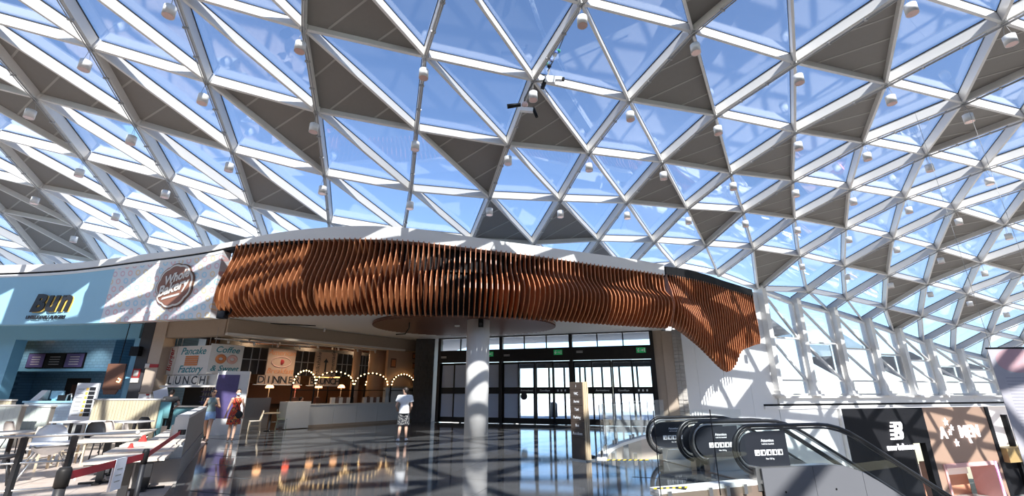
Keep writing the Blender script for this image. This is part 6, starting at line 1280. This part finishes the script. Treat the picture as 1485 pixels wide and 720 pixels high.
for k in range(30): obj('print_line', MB().pbox(BNP, .22, .22 + .5 + .2 * ((k * 7) % 3), bz - .82 - k * .085, bz - .80 - k * .085, .006, .008), M['banner_print'], hb_)
for s in (.1, 1.68): obj('wire', MB().tube([BNP.pt(s, bz, 0), BNP.pt(s, 10.6, 0)], .006, 5), M['grey_metal'], hb_)
# cameras clamped on a roof joint
N5 = NODE[(5, -1)]; M['pcb_green'] = mat('green_clip', (.05, .35, .18), .5); M['clip_blue'] = mat('blue_clip', (.05, .10, .35), .5)
c1 = thing('roof_camera', 'white twin camera on a bracket clamped to a roof joint, right of the hanging lamp', 'camera', N5 + Vector((.45, -.05, -.1)))
obj('bracket', MB().tube([N5 + Vector((.05, 0, -.05)), N5 + Vector((.45, -.1, -.06)), N5 + Vector((.55, -.1, .35))], .03, 8), M['grey_metal'], c1); obj('camera_body', MB().bar(N5 + Vector((.45, -.12, .02)), N5 + Vector((.95, -.22, -.12)), .13, .12), M['white_plastic'], c1); obj('lens_hood', MB().bar(N5 + Vector((.95, -.22, -.12)), N5 + Vector((1.02, -.235, -.14)), .10, .09), M['black'], c1); obj('camera_body', MB().bar(N5 + Vector((.40, -.12, -.12)), N5 + Vector((.72, -.2, -.20)), .12, .12), M['white_plastic'], c1); obj('clamp', MB().bar(N5 + Vector((.30, -.1, -.38)), N5 + Vector((.42, -.1, -.05)), .12, .12), M['black'], c1)
for k, (m, v) in enumerate((('clip_blue', (.62, -.1, .75)), ('black', (.75, -.1, .95)), ('pcb_green', (.45, -.1, .62)), ('black', (.55, -.1, .50)), ('clip_blue', (.80, -.1, 1.05)), ('pcb_green', (.88, -.1, 1.12)))): obj('cable_clip', MB().ball(N5 + Vector(v), .075, 8, 6), M[m], c1)
obj('mast', MB().tube([N5 + Vector((.50, -.1, .3)), N5 + Vector((.9, -.1, 1.2))], .02, 6), M['black'], c1)
c2 = thing('roof_camera', 'dark spotlight and small white camera below the roof joint, left of the hanging lamp', 'camera', N5 + Vector((-.4, -.05, -1.2)))
obj('arm', MB().tube([N5 + Vector((-.02, -.05, -.15)), N5 + Vector((-.28, -.08, -.75)), N5 + Vector((-.32, -.1, -1.05))], .025, 8), M['black'], c2); obj('spot_body', MB().tube([N5 + Vector((-.42, -.1, -1.02)), N5 + Vector((-.85, -.12, -1.10))], [.06, .08], 10), M['black'], c2); obj('camera_body', MB().bar(N5 + Vector((-.42, -.1, -1.2)), N5 + Vector((-.02, -.12, -1.25)), .12, .14), M['white_plastic'], c2); obj('red_dome', MB().ball(N5 + Vector((-.28, -.14, -1.05)), .11, 10, 7), M['lamp_pink'], c2); obj('knob', MB().tube([N5 + Vector((-.02, -.12, -1.15)), N5 + Vector((.1, -.12, -1.5))], .05, 8), M['black'], c2)
cb = tag(obj('loose_cable', MB().tube([N5 + Vector((.9, -.1, 1.2)), N5.lerp(NODE[(5, -2)], .6) + Vector((.25, 0, .4)), NODE[(5, -2)] + Vector((.35, -.5, .15))], .018, 5), M['black']), 'thin black cable running from the roof camera up to the next joint', 'cable')
